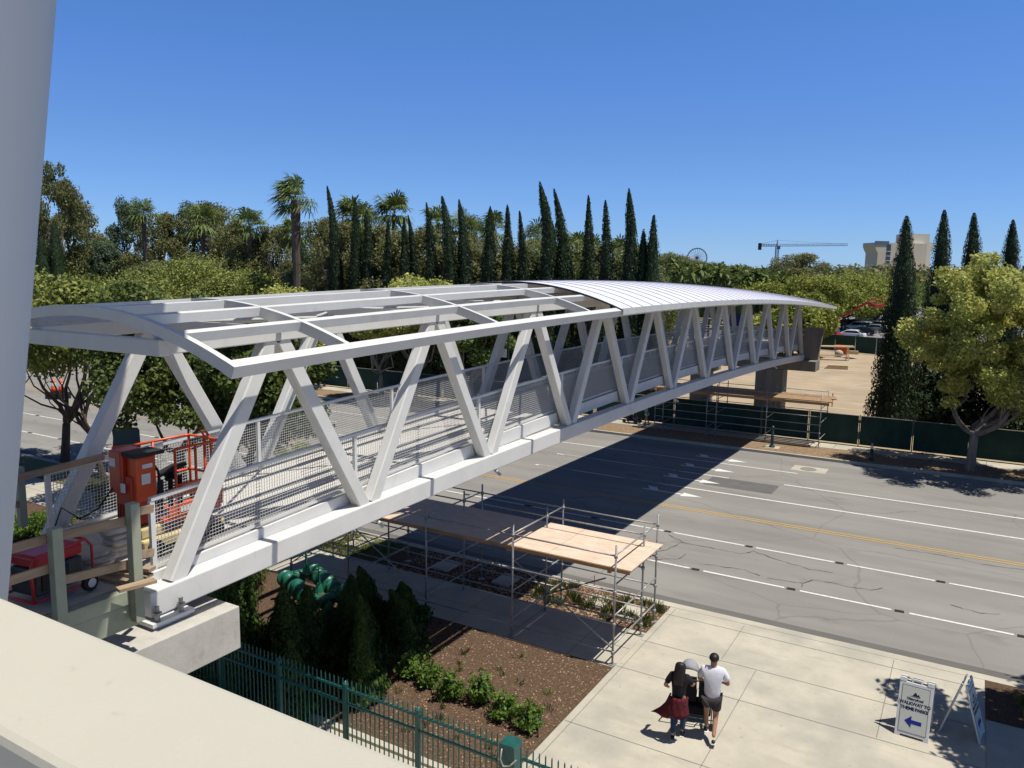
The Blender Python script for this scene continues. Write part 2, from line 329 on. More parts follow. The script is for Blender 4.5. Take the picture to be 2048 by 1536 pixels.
def palm(x,y,h,seed,label,group,wind=(0,0),lean=(0,0),fr=1.55,nf=34,tr=.2,z0=0.,dead=True,bulge=1.5):
    rg=np.random.default_rng(seed); root=empty('palm_tree',(x,y,z0),0,label,'palm tree',group)
    top=Vector((lean[0],lean[1],h-fr*.75))
    mb=MB();pts=[];rs=[]
    for i in range(15):
        t=i/14; pts.append((lean[0]*t**1.6,lean[1]*t**1.6,-.2+(h-fr*.75+.2)*t)); rs.append(tr*(1.25-.45*t)*(1+ (bulge-1)*max(0,(t-.72)/.28)**.7)*(1+.08*(i%2)))
    mb.tube(pts,rs,9); mb.build('trunk',palmb,root,local=True)
    V=[];Fq=[]
    def tri(a,b,c,d):
        n=len(V);V.extend([a,b,c,d]);Fq.append((n,n+1,n+2,n+3))
    W=Vector((wind[0],wind[1],0))
    for i in range(nf):
        az=rg.random()*6.283; el=rg.uniform(-.75,1.35); d=Vector((math.cos(az)*math.cos(el),math.sin(az)*math.cos(el),math.sin(el)))
        d=(d+W*.8).normalized(); st=fr*rg.uniform(.35,.6); hub=top+d*st
        side=d.cross(Vector((0,0,1)));
        if side.length<.05: side=Vector((1,0,0))
        side.normalize(); nn=side.cross(d).normalized()
        w=.03; tri(top-side*w,top+side*w,hub+side*w*.6,hub-side*w*.6)
        L=fr*rg.uniform(.55,.8); m=13
        for j in range(m):
            th=-1.9+3.8*j/(m-1)+rg.normal()*.06; q=(d*math.cos(th)+side*math.sin(th)); ll=L*(.75+.25*math.cos(th))*rg.uniform(.85,1.1)
            mid=hub+q*ll*.6+nn*.05; tip=hub+q*ll+Vector((0,0,-.32*ll*rg.uniform(.5,1.3)))+W*.35*ll; pw=q.cross(nn).normalized()*ll*.055
            tri(hub,mid+pw,tip,mid-pw)
    npmesh('crown',[tuple(v) for v in V],Fq,LP,root)
    return root
# ------------------------------------------------------------------ world and sun
w=bpy.data.worlds.new('World'); SC.world=w; w.use_nodes=True; nt=w.node_tree; bg=nt.nodes['Background']
sk=nt.nodes.new('ShaderNodeTexSky'); sk.sky_type='NISHITA'; sk.sun_disc=False
sk.sun_elevation=math.asin(SUNV.z); sk.sun_rotation=math.atan2(SUNV.x,SUNV.y); sk.air_density=1.0; sk.dust_density=.1; sk.ozone_density=3.5; sk.altitude=40
tc=nt.nodes.new('ShaderNodeTexCoord'); sx=nt.nodes.new('ShaderNodeSeparateXYZ'); nt.links.new(tc.outputs['Generated'],sx.inputs[0])
rp=nt.nodes.new('ShaderNodeValToRGB'); nt.links.new(sx.outputs['Z'],rp.inputs[0]); E=rp.color_ramp.elements
TT=[(.0,(.46,.73,1.40)),(.044,(.47,.69,1.18)),(.15,(.49,.70,1.09)),(.233,(.50,.74,1.18)),(.306,(.48,.78,1.18)),(.42,(.40,.62,.95)),(.6,(.30,.42,.60)),(1.,(.22,.29,.40))]
E[0].position=0; E[0].color=(*TT[0][1],1); E[1].position=1; E[1].color=(*TT[-1][1],1)
for p_,c_ in TT[1:-1]: e=E.new(p_); e.color=(*c_,1)
tm=nt.nodes.new('ShaderNodeMix'); tm.data_type='RGBA'; tm.blend_type='MULTIPLY'; tm.inputs['Factor'].default_value=1; tm.clamp_result=False
nt.links.new(sk.outputs[0],tm.inputs['A']); nt.links.new(rp.outputs[0],tm.inputs['B'])
nt.links.new(tm.outputs['Result'],bg.inputs[0]); bg.inputs[1].default_value=.085
sl=bpy.data.lights.new('sun','SUN'); sl.energy=4.6; sl.angle=R(.53); sl.color=(1,.955,.865); so=bpy.data.objects.new('sun',sl); COL.objects.link(so)
so.rotation_euler=(-SUNV).to_track_quat('-Z','Y').to_euler(); so.location=(20,10,60)
vs=SC.view_settings; vs.view_transform='Standard'; vs.look='None'; vs.exposure=0.4; vs.gamma=1
# ------------------------------------------------------------------ ground, roads, walks
Z1=.13
KN,KF=14.28,36.0      # kerb faces of the road
sheet('ground',-3000,-1500,3000,4500,-.06,field)
sheet('road',-420,KN,420,KF,0,asph)
sheet('cross_road',-104,KF+.01,-46,56,0.004,asphf)
sheet('gutter_strip',-420,KN+.02,420,KN+.62,.004,asph3)
sheet('near_paving_base',-420,-30,420,KN-.30,Z1-.012,conc)
sheet('plaza_paving',2.44,-8,10.0,KN-.30,Z1,conc)
sheet('near_sidewalk_west',-420,9.92,2.43,12.05,Z1,conc2)
sheet('near_sidewalk_east',10.01,-8,420,12.05,Z1,conc2)
sheet('planting_strip_west',-420,12.06,2.43,KN-.31,Z1+.004,mulch)
sheet('planting_strip_east',10.01,12.06,420,KN-.31,Z1+.004,mulch)
sheet('planting_bed',-60,4.72,2.43,9.91,Z1+.01,mulch)
sheet('grass_strip',-60,12.1,-6.6,KN-.32,Z1+.009,lawn)
mb=MB(); mb.box((-420,KN-.295,-.05),(420,KN-.01,Z1+.004)); struct('near_kerb',mb,conc)
mb=MB(); mb.box((-420,4.56,-.05),(2.42,4.71,Z1+.05)); struct('bed_kerb',mb,conc)
mb=MB(); mb.box((-45.9,KF,-.05),(420,KF+.17,Z1+.01)); mb.box((-420,KF,-.05),(-104.1,KF+.17,Z1+.01)); struct('far_kerb',mb,conc)
sheet('far_planting_strip',-45.9,KF+.18,420,38.75,Z1,strip)
sheet('far_sidewalk',-45.9,38.76,420,40.05,Z1+.004,conc)
sheet('dirt_lot',-58,40.9,60,104.5,.02,dirt)
sheet('car_park_asphalt',-60,104.6,90,330,.03,asphf)
# joints in the paving: shallow dark grooves
mb=MB()
def jl(x0,y0,x1,y1,w=.015,z=Z1+.005):
    d=Vector((x1-x0,y1-y0,0)).normalized(); n=Vector((-d.y,d.x,0))*w/2
    mb.add([(x0-n.x,y0-n.y,z),(x0+n.x,y0+n.y,z),(x1+n.x,y1+n.y,z),(x1-n.x,y1-n.y,z)],[(0,1,2,3)])
for y in (11.62,13.46,10.04,7.32,4.6): jl(2.46,y,9.98,y)
for x,a,b in ((2.6,4.7,13.9),(5.35,9.9,11.6),(5.35,3,10.0),(8.1,3,7.3),(8.1,10.1,13.9),(4.5,11.7,13.9)): jl(x,a,x,b)
for i in range(30): jl(1.2-1.72*i,9.95,1.2-1.72*i,12.02)
jl(-50,11.0,2.4,11.0)
for i in range(14): jl(11.5+1.7*i,9.95,11.5+1.7*i,12.02); 
for i in range(40): jl(-45+2.4*i,38.78,-45+2.4*i,40.03,.03,Z1+.009)
struct('paving_joints',mb,joint)
# road markings
mb=MB()
def mk(x0,x1,y,wd=.11,z=.008): mb.add([(x0,y-wd/2,z),(x1,y-wd/2,z),(x1,y+wd/2,z),(x0,y+wd/2,z)],[(0,1,2,3)])
mk(-45,2.35,32.4); mk(2.25,70,29.9,.13); mk(-9,70,26.94,.13); mk(-9.2,-.2,29.66,.11)
x=-44
while x<70: mk(x,x+2.55,20.62,.1); mk(x-.9,x+1.6,17.47,.1); x+=2.95
for i in range(10): mk(-44+4.4*i,-42.2+4.4*i,26.9,.11); mk(-44+4.4*i,-42.2+4.4*i,29.7,.11)
def arrow(cx,cy,s=1,dirn=1,z=.008):
    mb.add([(cx-1.1*s*dirn,cy-.07,z),(cx+.5*s*dirn,cy-.07,z),(cx+.5*s*dirn,cy+.07,z),(cx-1.1*s*dirn,cy+.07,z)],[(0,1,2,3)])
    mb.add([(cx+.45*dirn,cy-.3,z+.001),(cx+1.35*dirn,cy,z+.001),(cx+.45*dirn,cy+.3,z+.001)],[(0,1,2)])
    mb.add([(cx-1.0*dirn,cy,z+.002),(cx-1.3*dirn,cy+.55,z+.002),(cx-.85*dirn,cy+.5,z+.002),(cx-.6*dirn,cy,z+.002)],[(0,1,2,3)])
for cy in (33.3,30.9,28.4,25.75): arrow(-1.6,cy,1.2)
struct('lane_markings',mb,paint)
mb=MB()
for dy in (-.11,.11): mk(-34,70,23.8+dy,.09)
for k in range(20):      # the double line bends away at the junction on the left
    a=k/20; mk(-34-1.2*k,-34-1.2*(k+1),23.9+.012*k*k,.09)
struct('centre_lines',mb,yel)
mb=MB()
rg=np.random.default_rng(3)
for i in range(38):
    for y,o in ((20.62,2.72),(17.47,1.8)):
        x=-44+2.95*i+o; mb.add([(x-.13,y-.09,.010),(x+.13,y-.07,.010),(x+.11,y+.09,.010),(x-.12,y+.08,.010)],[(0,1,2,3)])
def crack(pts,w=.017):
    q=[]
    for (x0,y0),(x1,y1) in zip(pts,pts[1:]):
        n=max(2,int(math.hypot(x1-x0,y1-y0)/.18))
        q+=[(x0+(x1-x0)*i/n+rg.normal()*.025,y0+(y1-y0)*i/n+rg.normal()*.03) for i in range(n)]
    q.append(pts[-1])
    for (x0,y0),(x1,y1) in zip(q,q[1:]): jl2(x0,y0,x1,y1,w*(.5+rg.random()))
def jl2(x0,y0,x1,y1,w,z=.012):
    d=Vector((x1-x0,y1-y0,0)); 
    if d.length<1e-4: return
    d.normalize(); n=Vector((-d.y,d.x,0))*w/2
    mb.add([(x0-n.x,y0-n.y,z),(x0+n.x,y0+n.y,z),(x1+n.x,y1+n.y,z),(x1-n.x,y1-n.y,z)],[(0,1,2,3)])
for L in ([(1335,1068),(1365,1085),(1440,1100),(1482,1108),(1510,1103),(1560,1122),(1620,1138),(1665,1146)],[(1250,1118),(1330,1100),(1365,1085)],[(1395,1127),(1440,1133),(1490,1140),(1520,1152)],[(1537,1157),(1590,1165),(1608,1168),(1625,1160),(1690,1172),(1740,1181),(1765,1176)],[(1608,1168),(1604,1174)],[(1790,1096),(1880,1110),(1960,1128),(2048,1140)],[(1905,1211),(1960,1227),(2000,1228)],[(1290,1120),(1360,1118),(1372,1108)]):
    crack([gp(a,b)[:2] for a,b in L])
struct('road_cracks_and_studs',mb,blackm)
sheet('asphalt_patch',-.92,27.95,2.12,29.55,.005,asph2)
sheet('manhole_surround',1.9,33.05,3.5,34.2,.006,conc2)
tag(MB().lathe([(.38,.007),(.38,.018),(.33,.02)],(2.65,33.6,0),20).build('manhole_cover',pierm),'round grey manhole cover in a concrete square near the far kerb','manhole cover')
# wood chips and leaf litter on the bed, grass tufts: uncountable ground cover
rg=np.random.default_rng(11); n=4200
P=np.stack([rg.uniform(-6,2.4,n),rg.uniform(4.8,9.85,n),np.full(n,Z1+.02)],1); keep=rg.random(n)<(.25+.75*(P[:,0]+6)/8.4); P=P[keep]
Nn=np.tile([0,0,1.],(len(P),1))+rg.normal(size=(len(P),3))*.25; Nn/=np.linalg.norm(Nn,axis=1,keepdims=True)
V,Fq=cards(P,Nn,.027,1.7,rg); tag(npmesh('wood_chips',V,Fq,chip),'pale wood chips and dry leaves scattered over the brown planting bed','mulch',kind='stuff')
n=2600; P=np.stack([rg.uniform(-6,2.4,n),rg.uniform(12.1,13.9,n),np.full(n,Z1+.02)],1)
Nn=np.tile([0,0,1.],(n,1))+rg.normal(size=(n,3))*.25; Nn/=np.linalg.norm(Nn,axis=1,keepdims=True)
V,Fq=cards(P,Nn,.05,1.7,rg); tag(npmesh('leaf_litter',V,Fq,chip),'dry leaf litter under the scaffold along the kerb','mulch',kind='stuff')
def tufts(name,cs,label,r=.16,n=60,h=.2,m=grassm):
    V=[];
    for c in cs:
        for i in range(n):
            a=rg.random()*6.28;q=r*rg.random()**.5;x=c[0]+q*math.cos(a);y=c[1]+q*math.sin(a);hh=h*rg.uniform(.5,1.2);dx,dy=rg.normal()*.07,rg.normal()*.07;wd=.012
            V+=[(x-wd,y,Z1),(x+wd,y,Z1),(x+dx+wd*.4,y+dy,Z1+hh),(x+dx-wd*.4,y+dy,Z1+hh)]
    return tag(npmesh(name,V,np.arange(len(V)).reshape(-1,4),m),label,'grass',kind='stuff')
tufts('grass_tufts',[(rg.uniform(-1.3,2.3),rg.uniform(12.3,13.8)) for _ in range(30)]+[(rg.uniform(10.2,13),rg.uniform(12.3,13.8)) for _ in range(16)],'small green grass tufts in the planting strip')
tufts('lawn_grass',[(rg.uniform(-24,-6.8),rg.uniform(12.2,13.85)) for _ in range(420)],'thin green and dry grass of the kerb strip',.3,45,.09)
tufts('bed_weeds',[(rg.uniform(-1.5,2.2),rg.uniform(5.0,9.2)) for _ in range(26)],'small weeds dotted over the planting bed',.09,14,.14)
# stepping slabs in the strips
for i,(x,y,l) in enumerate(((.55,13.1,'left of the two sunlit concrete slabs in the strip below the plywood deck'),(1.62,12.95,'right of the two sunlit concrete slabs in the strip below the plywood deck'),(-8.3,13.25,'lone pale slab in the grass strip left of the scaffold'),(-2.4,13.1,'pale slab in the dark strip under the bridge shadow, nearer the plaza'),(-4.6,13.1,'pale slab in the dark strip under the bridge shadow, farther left'))):
    o=MB().box((-.3,-.42,0),(.3,.42,.05)).build('stepping_slab',conc,None,bevel=.01); o.location=(x,y,Z1+.01); tag(o,l,'slab','concrete slabs in the planting strip')
# ------------------------------------------------------------------ the bridge
S=4.1
def zb(Y): k=Y/S; return 5.085+.1315*k-.0161*k*k
def zd(Y): return 5.17+.62*(1-((Y-22.5)/22.5)**2)
TY=[-.3,2,4.2,5.8,9.9,13,18.4,24.8,31.3,38,44.6,46]; TE=[8.17,8.24,8.31,8.37,8.43,8.48,8.49,8.43,8.25,7.98,7.65,7.57]; TC=[8.77,8.85,8.89,8.93,9.03,9.07,9.08,8.96,8.74,8.46,8.12,8.02]
_PE=np.polyfit(TY,TE,5); _PC=np.polyfit(TY,TC,5)
def ze(Y): return float(np.polyval(_PE,Y))
def zc(Y): return float(np.polyval(_PC,Y))
XC,HW=-1.55,3.05
def arch(X,Y): return ze(Y)+(zc(Y)-ze(Y))*(1-((X-XC)/HW)**2)
bridge=empty('footbridge',(0,0,0),0,'long white steel truss footbridge with a curved roof, crossing the road','footbridge')
def sweepY(mb,fn,x,ys,w,h):
    "beam running along the bridge: rectangular section, top at fn(Y)"
    n=len(ys);vs=[]
    for Y in ys:
        z=fn(Y); vs+=[(x-w/2,Y,z-h),(x+w/2,Y,z-h),(x+w/2,Y,z),(x-w/2,Y,z)]
    fs=[(j*4+a,j*4+(a+1)%4,(j+1)*4+(a+1)%4,(j+1)*4+a) for j in range(n-1) for a in range(4)]+[(3,2,1,0),(n*4-4,n*4-3,n*4-2,n*4-1)]
    mb.add(vs,fs)
YS=[S*k/2 for k in range(23)]
for xx in (-.06,-3.05):
    mb=MB(); sweepY(mb,zb,xx,[-.33]+YS[1:],.30,.36); mb.build('bottom_chord',white,bridge,bevel=.02)
    mb=MB(); sweepY(mb,lambda Y:zb(Y)+3.325,xx*.97+(-.02),[.105]+YS[1:],.26,.235); mb.build('top_chord',white,bridge,bevel=.015)
    xt=xx*.97-.02
    for k in range(11):
        for a,b in ((k,k+.5),(k+1,k+.5)):
            p=Vector((xx,a*S+(.12 if a==k else -.12),zb(a*S)-.03)); q=Vector((xt,b*S+(-.10 if a==k else .10),zb(b*S)+3.11))
            MB().bar(p,q,.25,.21,(1,0,0),bev=.02).build('diagonal',white,bridge)
# deck, edge stringers, floor beams
mb=MB(); ys=[i*.5625-.35 for i in range(82)]
sweepY(mb,zd,XC,ys,2.56,.12); mb.build('deck',deckm,bridge)
for xx in (-.24,-2.86):
    mb=MB(); sweepY(mb,lambda Y:zd(Y)+.035,xx,ys,.055,.30); mb.build('edge_stringer',white,bridge)
for k in range(12):
    Y=k*S if 0<k<11 else (.2 if k==0 else 44.9)
    MB().box((-2.82,Y-.09,zd(Y)-.38),(-.28,Y+.09,zd(Y)-.125)).build('floor_beam',white,bridge)
    if 0<k<11:
        MB().box((-.22,Y-.05,zb(Y)+.003),(-.10,Y+.05,zd(Y)-.01)).build('stringer_bracket',white,bridge)
for k in (1,2,5,9): # small tie rods sticking out under the near chord
    Y=k*S+.2; MB().tube([(-.02,Y,zb(Y)-.37),(.16,Y+.02,zb(Y)-.50)],.035,8).build('tie_rod',white2,bridge)
# lateral beams between the top chords, with bracing
MB().box((-2.97,-.06,zb(0)+3.085),(.12,.10,zb(0)+3.30)).build('cross_beam',white,bridge,bevel=.015)
for k in range(11):
    Y=(k+.5)*S; z=zb(Y)+3.30; MB().box((-2.82,Y-.08,z-.2),(-.22,Y+.08,z)).build('cross_beam',white,bridge)
    if k<10:
        Y2=Y+S; z2=zb(Y2)+3.3
        MB().tube([(-2.8,Y+.1,z-.06),(-.25,Y2-.1,z2-.06)],.03,8).build('roof_brace',white2,bridge)
        MB().tube([(-.25,Y+.1,z-.13),(-2.8,Y2-.1,z2-.13)],.03,8).build('roof_brace',white2,bridge)
# roof ribs, purlins, eaves
def sweepT(mb,x,ys,w,h,lift=0.):
    "roof member along the bridge, its section turned square to the roof curve"
    vs=[]
    for Y in ys:
        sl=-2*(zc(Y)-ze(Y))*(x-XC)/HW**2; q=math.hypot(1,sl); tx,tz=1/q,sl/q; nx,nz=-sl/q,1/q; z=arch(x,Y)+lift
        for a,b in ((-w/2,-h),(w/2,-h),(w/2,0),(-w/2,0)): vs.append((x+tx*a+nx*b,Y,z+tz*a+nz*b))
    n=len(ys); mb.add(vs,[(j*4+a,j*4+(a+1)%4,(j+1)*4+(a+1)%4,(j+1)*4+a) for j in range(n-1) for a in range(4)]+[(3,2,1,0),(n*4-4,n*4-3,n*4-2,n*4-1)])
ribs=[-.05]+[(k+.5)*S for k in range(11)]+[45.95]
def arcpts(Y,x0=XC-HW+.06,x1=XC+HW-.06,n=28): return [(x0+(x1-x0)*i/n) for i in range(n+1)]
for Y in ribs:
    mb=MB(); xs=arcpts(Y); vs=[]; h=.16 if Y>0 else .15; wd=.10
    for x in xs:
        sl=-2*(zc(Y)-ze(Y))*(x-XC)/HW**2; nx,nz=-sl/math.hypot(1,sl),1/math.hypot(1,sl); z=arch(x,Y)
        for yy in (Y-wd/2,Y+wd/2): vs+=[(x-nx*h,yy,z-nz*h)]
        for yy in (Y+wd/2,Y-wd/2): vs+=[(x,yy,z)]
    n=len(xs); fs=[(j*4+a,(j+1)*4+a,(j+1)*4+(a+1)%4,j*4+(a+1)%4) for j in range(n-1) for a in range(4)]+[(0,1,2,3),(n*4-1,n*4-2,n*4-3,n*4-4)]
    mb.add(vs,fs); mb.build('roof_rib',white,bridge)
    for xp in (-.1,-3.0):
        yy=max(Y,.08) if Y<45 else 44.95
        z0=zb(yy)+3.328
        if arch(xp,Y)-.2>z0+.02: MB().box((xp-.045,yy-.042,z0),(xp+.045,yy+.042,arch(xp,Y)-.12)).build('rib_post',white,bridge)
ysr=[.004+i*(46.0-.06)/60 for i in range(61)]
for x in (.5,-.35,-1.15,-1.95,-2.75,-3.6):
    mb=MB(); sweepT(mb,x,[y for y in ysr if y<46],.12,.13,-.006); mb.build('purlin',white,bridge)
for x in (XC+HW+.0,XC-HW): 
    mb=MB(); sweepT(mb,x,[-.104]+ysr[1:],.17,.16,.006); mb.build('eave_beam',white,bridge)
# standing-seam roof sheet over the far three quarters
mb=MB(); Y0,Y1=11.75,46.35; npan=46; xs=arcpts(0,XC-HW-.1,XC+HW+.1,64)
for i in range(npan):
    a=Y0+(Y1-Y0)*i/npan; b=Y0+(Y1-Y0)*(i+1)/npan; s=.05; vs=[];seg=[]
    for x in xs: vs+=[(x,a+s,arch(x,a)+.035),(x,b,arch(x,b)+.035)]
    n=len(xs); mb.cur=0; mb.add(vs,[(2*j,2*j+2,2*j+3,2*j+1) for j in range(n-1)])
    vs=[]
    for x in xs: z=arch(x,a); vs+=[(x,a,z+.035),(x,a,z+.048),(x,a+s,z+.048),(x,a+s,z+.035)]
    mb.cur=1; mb.add(vs,[(4*j+q,4*j+4+q,4*j+5+q,4*j+1+q) for j in range(n-1) for q in range(3)])
mb.build('roof_sheet',[roofm,seamm],bridge)
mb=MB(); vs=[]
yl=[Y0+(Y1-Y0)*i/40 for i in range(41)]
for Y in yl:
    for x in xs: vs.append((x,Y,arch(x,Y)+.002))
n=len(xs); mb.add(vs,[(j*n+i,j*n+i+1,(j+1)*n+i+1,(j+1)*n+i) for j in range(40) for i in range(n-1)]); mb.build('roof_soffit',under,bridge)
mb=MB(); sweepY(mb,lambda Y:ze(Y)+.03,XC+HW+.11,[y for y in yl],.02,.16); mb.build('roof_gutter',white2,bridge)
# parapet mesh: posts, rails and wire panels
for xx in (-.31,-2.79):
    for k in range(12):
        Y=max(.02,k*S) if k<11 else 44.9
        MB().box((xx-.03,Y-.035,zd(Y)+.002),(xx+.03,Y+.035,zd(Y)+1.0)).build('railing_post',white,bridge)
    yy=[.0]+[i*.8 for i in range(1,57)]
    mb=MB(); sweepY(mb,lambda Y:zd(Y)+1.05,xx,yy,.075,.045); mb.build('top_rail',white,bridge)
    mb=MB(); sweepY(mb,lambda Y:zd(Y)+.10,xx,yy,.04,.045); mb.build('bottom_rail',white,bridge)
    for k in range(11):
        a=k*S+.05; b=(k+1)*S-.05; mb=MB(); r=.0031 if k<5 else .0045
        st=.052 if k<6 else .075
        n=int((b-a)/st)
        for i in range(n+1):
            Y=a+(b-a)*i/n; z0=zd(Y)+.08; z1=zd(Y)+1.02
            mb.add([(xx-r,Y-r,z0),(xx+r,Y-r,z0),(xx+r,Y+r,z0),(xx-r,Y+r,z0),(xx-r,Y-r,z1),(xx+r,Y-r,z1),(xx+r,Y+r,z1),(xx-r,Y+r,z1)],[(0,1,5,4),(1,2,6,5),(2,3,7,6),(3,0,4,7)])
        m=int(.94/st)
        for j in range(m):
            q=.09+.92*(j+.5)/m
            for c in range(4):
                ya=a+(b-a)*c/4; yb=a+(b-a)*(c+1)/4; za=zd(ya)+q; zb_=zd(yb)+q; x=xx+.008
                mb.add([(x-r,ya,za-r),(x+r,ya,za-r),(x+r,ya,za+r),(x-r,ya,za+r),(x-r,yb,zb_-r),(x+r,yb,zb_-r),(x+r,yb,zb_+r),(x-r,yb,zb_+r)],[(0,1,5,4),(1,2,6,5),(2,3,7,6),(3,0,4,7)])
        mb.build('mesh_panel',white2,bridge)
# bearings at the near end
mb=MB(); mb.box((-.32,-.42,4.655),(.24,.22,4.705)); mb.box((-.28,-.38,4.61),(.20,.18,4.652)); mb.build('bearing_plate',white,bridge)
for y in (-.30,.06): MB().lathe([(.035,4.706),(.035,4.78),(.06,4.78),(.06,4.82),(.03,4.82),(.03,4.9)],(.17,y,0),10).build('anchor_bolt',galv,bridge)
# ------------------------------------------------------------------ piers
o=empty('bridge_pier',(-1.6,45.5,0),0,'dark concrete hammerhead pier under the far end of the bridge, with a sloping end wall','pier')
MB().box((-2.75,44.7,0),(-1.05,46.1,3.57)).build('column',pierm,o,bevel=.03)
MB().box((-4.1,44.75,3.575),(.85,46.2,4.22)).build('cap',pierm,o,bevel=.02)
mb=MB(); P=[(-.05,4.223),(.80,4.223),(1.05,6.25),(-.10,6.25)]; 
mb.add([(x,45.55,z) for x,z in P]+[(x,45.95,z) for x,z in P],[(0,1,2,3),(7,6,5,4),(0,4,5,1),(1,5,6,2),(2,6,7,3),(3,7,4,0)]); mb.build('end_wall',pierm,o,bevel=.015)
o=empty('near_pier',(-1.6,0,0),0,'pale concrete pier cap carrying the near end of the bridge beside the cream parapet','pier')
MB().box((-3.9,-1.25,3.98),(.52,.74,4.605)).build('cap',capm,o,bevel=.012)
MB().box((-2.4,-.9,0),(-.9,.5,3.975)).build('column',conc,o)
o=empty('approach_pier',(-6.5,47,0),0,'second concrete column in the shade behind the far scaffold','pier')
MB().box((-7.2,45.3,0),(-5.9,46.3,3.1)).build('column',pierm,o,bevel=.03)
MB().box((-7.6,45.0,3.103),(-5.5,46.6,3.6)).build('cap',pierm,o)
# ------------------------------------------------------------------ near building: parapet, leaning column, canopy, landing
tag(MB().box((-1.,-5.74,8.18),(14.,-5.385,8.4)).build('parapet_wall',cream,None,bevel=.02),'cream painted parapet top crossing the lower left corner','parapet')
b=empty('parking_structure',(6,-14,0),0,'grey wall of the building below the cream parapet','building')
MB().box((.9,-5.70,0),(14,-5.43,8.175)).build('wall',colm,b)
MB().box((-1.,-26,8.0-.9),(14,-5.75,7.3)).build('floor_slab',colm,b)
pa=Vector(yp(112,0,-4.95)); pb=Vector(yp(15,1190,-4.95)); d=(pa-pb)/(pa-pb).length; off=Vector((-math.cos(YAW+.53),-math.sin(YAW+.53),0))*.30
top=pa+d*((14.9-pa.z)/d.z); bot=pb-d*((pb.z-.1)/d.z)
tag(MB().tube([bot+off,top+off],.30,40).build('leaning_column',colm,None,smooth=True),'smooth round grey white column leaning at the left edge','column')
poly=[(8.9,-22),(8.95,-5.7),(8.7,-4.3),(6.2,-2.6),(3.6,.1),(2.3,.95),(.4,1.75),(-3,3.4),(-6,4.0),(-9,-3),(-9,-22)]
tag(MB().prism(poly,15.0,15.25).build('canopy_roof',white,None),'large flat canopy roof above the landing, out of view overhead','canopy')
# ------------------------------------------------------------------ landing deck, rails and stored things
def xp(a,b,x): d=ray(a,b); return tuple(CAM+d*((x-CAM[0])/d[0]))
LZ=5.44
o=empty('landing_deck',(-1.5,-2,5),0,'unfinished landing deck with pale green steel edge beams beside the parapet','landing')
MB().box((-3.7,-5.36,LZ-.1),(.40,-.84,LZ)).build('slab',capm,o)
MB().box((.405,-5.36,LZ-.19),(.56,-.80,LZ-.01)).build('edge_beam',steelg,o,bevel=.01)
MB().box((.35,-5.36,LZ-.50),(.53,-.80,LZ-.20)).build('edge_beam',steelg,o,bevel=.01)
MB().box((-3.7,-.835,LZ-.42),(.34,-.72,LZ-.08)).build('edge_beam',steelg,o,bevel=.01)
o=empty('guard_rail',(.6,-1.4,LZ-.4),0,'temporary guard rail of pale green posts and timber boards around the landing','guard rail')
for y,z in ((-.87,6.52),(-1.80,6.47)): MB().box((.565,y-.06,LZ-.40),(.68,y+.06,z)).build('post',steelg,o,bevel=.008)
def board(p,q,w=.035,h=.10,m=lumberg): return MB().bar(p,q,w,h).build('rail_board',m,o)
board(xp(98,1077,.54),xp(258,1040,.54)); board(xp(102,1166,.54),xp(258,1128,.54)); board(xp(266,1024,.60),xp(305,1017,.3)); board(xp(266,1112,.60),xp(306,1105,.3))
board((.54,-1.8,6.0),(.54,-4.8,6.0)); board((.54,-1.8,6.34),(.54,-4.8,6.34))
board((-2.75,-2.6,6.13),(-2.74,.9,6.30)); board((-2.9,-3.6,5.8),(-2.9,-.3,5.8)); MB().box((-2.97,-.36,LZ),(-2.87,-.26,6.35)).build('post',steelg,o)
g=gp(92,1200,LZ+.02); gr=empty('generator',(g[0]-.12,g[1]+.1,LZ+.01),R(8),'red portable generator in a tube frame on the landing deck','generator')
mb=MB()
for sx in (-.28,.28):
    mb.tube([(sx,-.38,.1),(sx,-.40,.5),(sx,-.34,.62),(sx,.30,.64),(sx,.38,.54),(sx,.38,.1),(sx,-.38,.1)],.018,8)
for y,z in ((-.34,.62),(.30,.64),(.38,.1),(-.38,.1)): mb.tube([(-.28,y,z),(.28,y,z)],.018,8)
mb.build('frame',redm,gr,local=True,smooth=True)
MB().box((-.24,-.31,.46),(.24,.31,.60)).build('fuel_tank',redm,gr,local=True,bevel=.04)
MB().box((-.22,-.30,.12),(.22,.30,.44)).build('engine',greys,gr,local=True,bevel=.03)
MB().box((.221,-.24,.18),(.24,.1,.40)).build('control_panel',blackm,gr,local=True)
for sx in (-.32,.32):
    wl=MB().lathe([(.02,-.035),(.09,-.035),(.105,-.02),(.105,.02),(.09,.035),(.02,.035)],(sx,.30,.11),18,'x').build('wheel',blackm,gr,local=True)
    MB().lathe([(.01,-.04),(.055,-.04),(.055,.04),(.01,.04)],(sx,.30,.11),14,'x').build('hub',signw,wl,local=True)
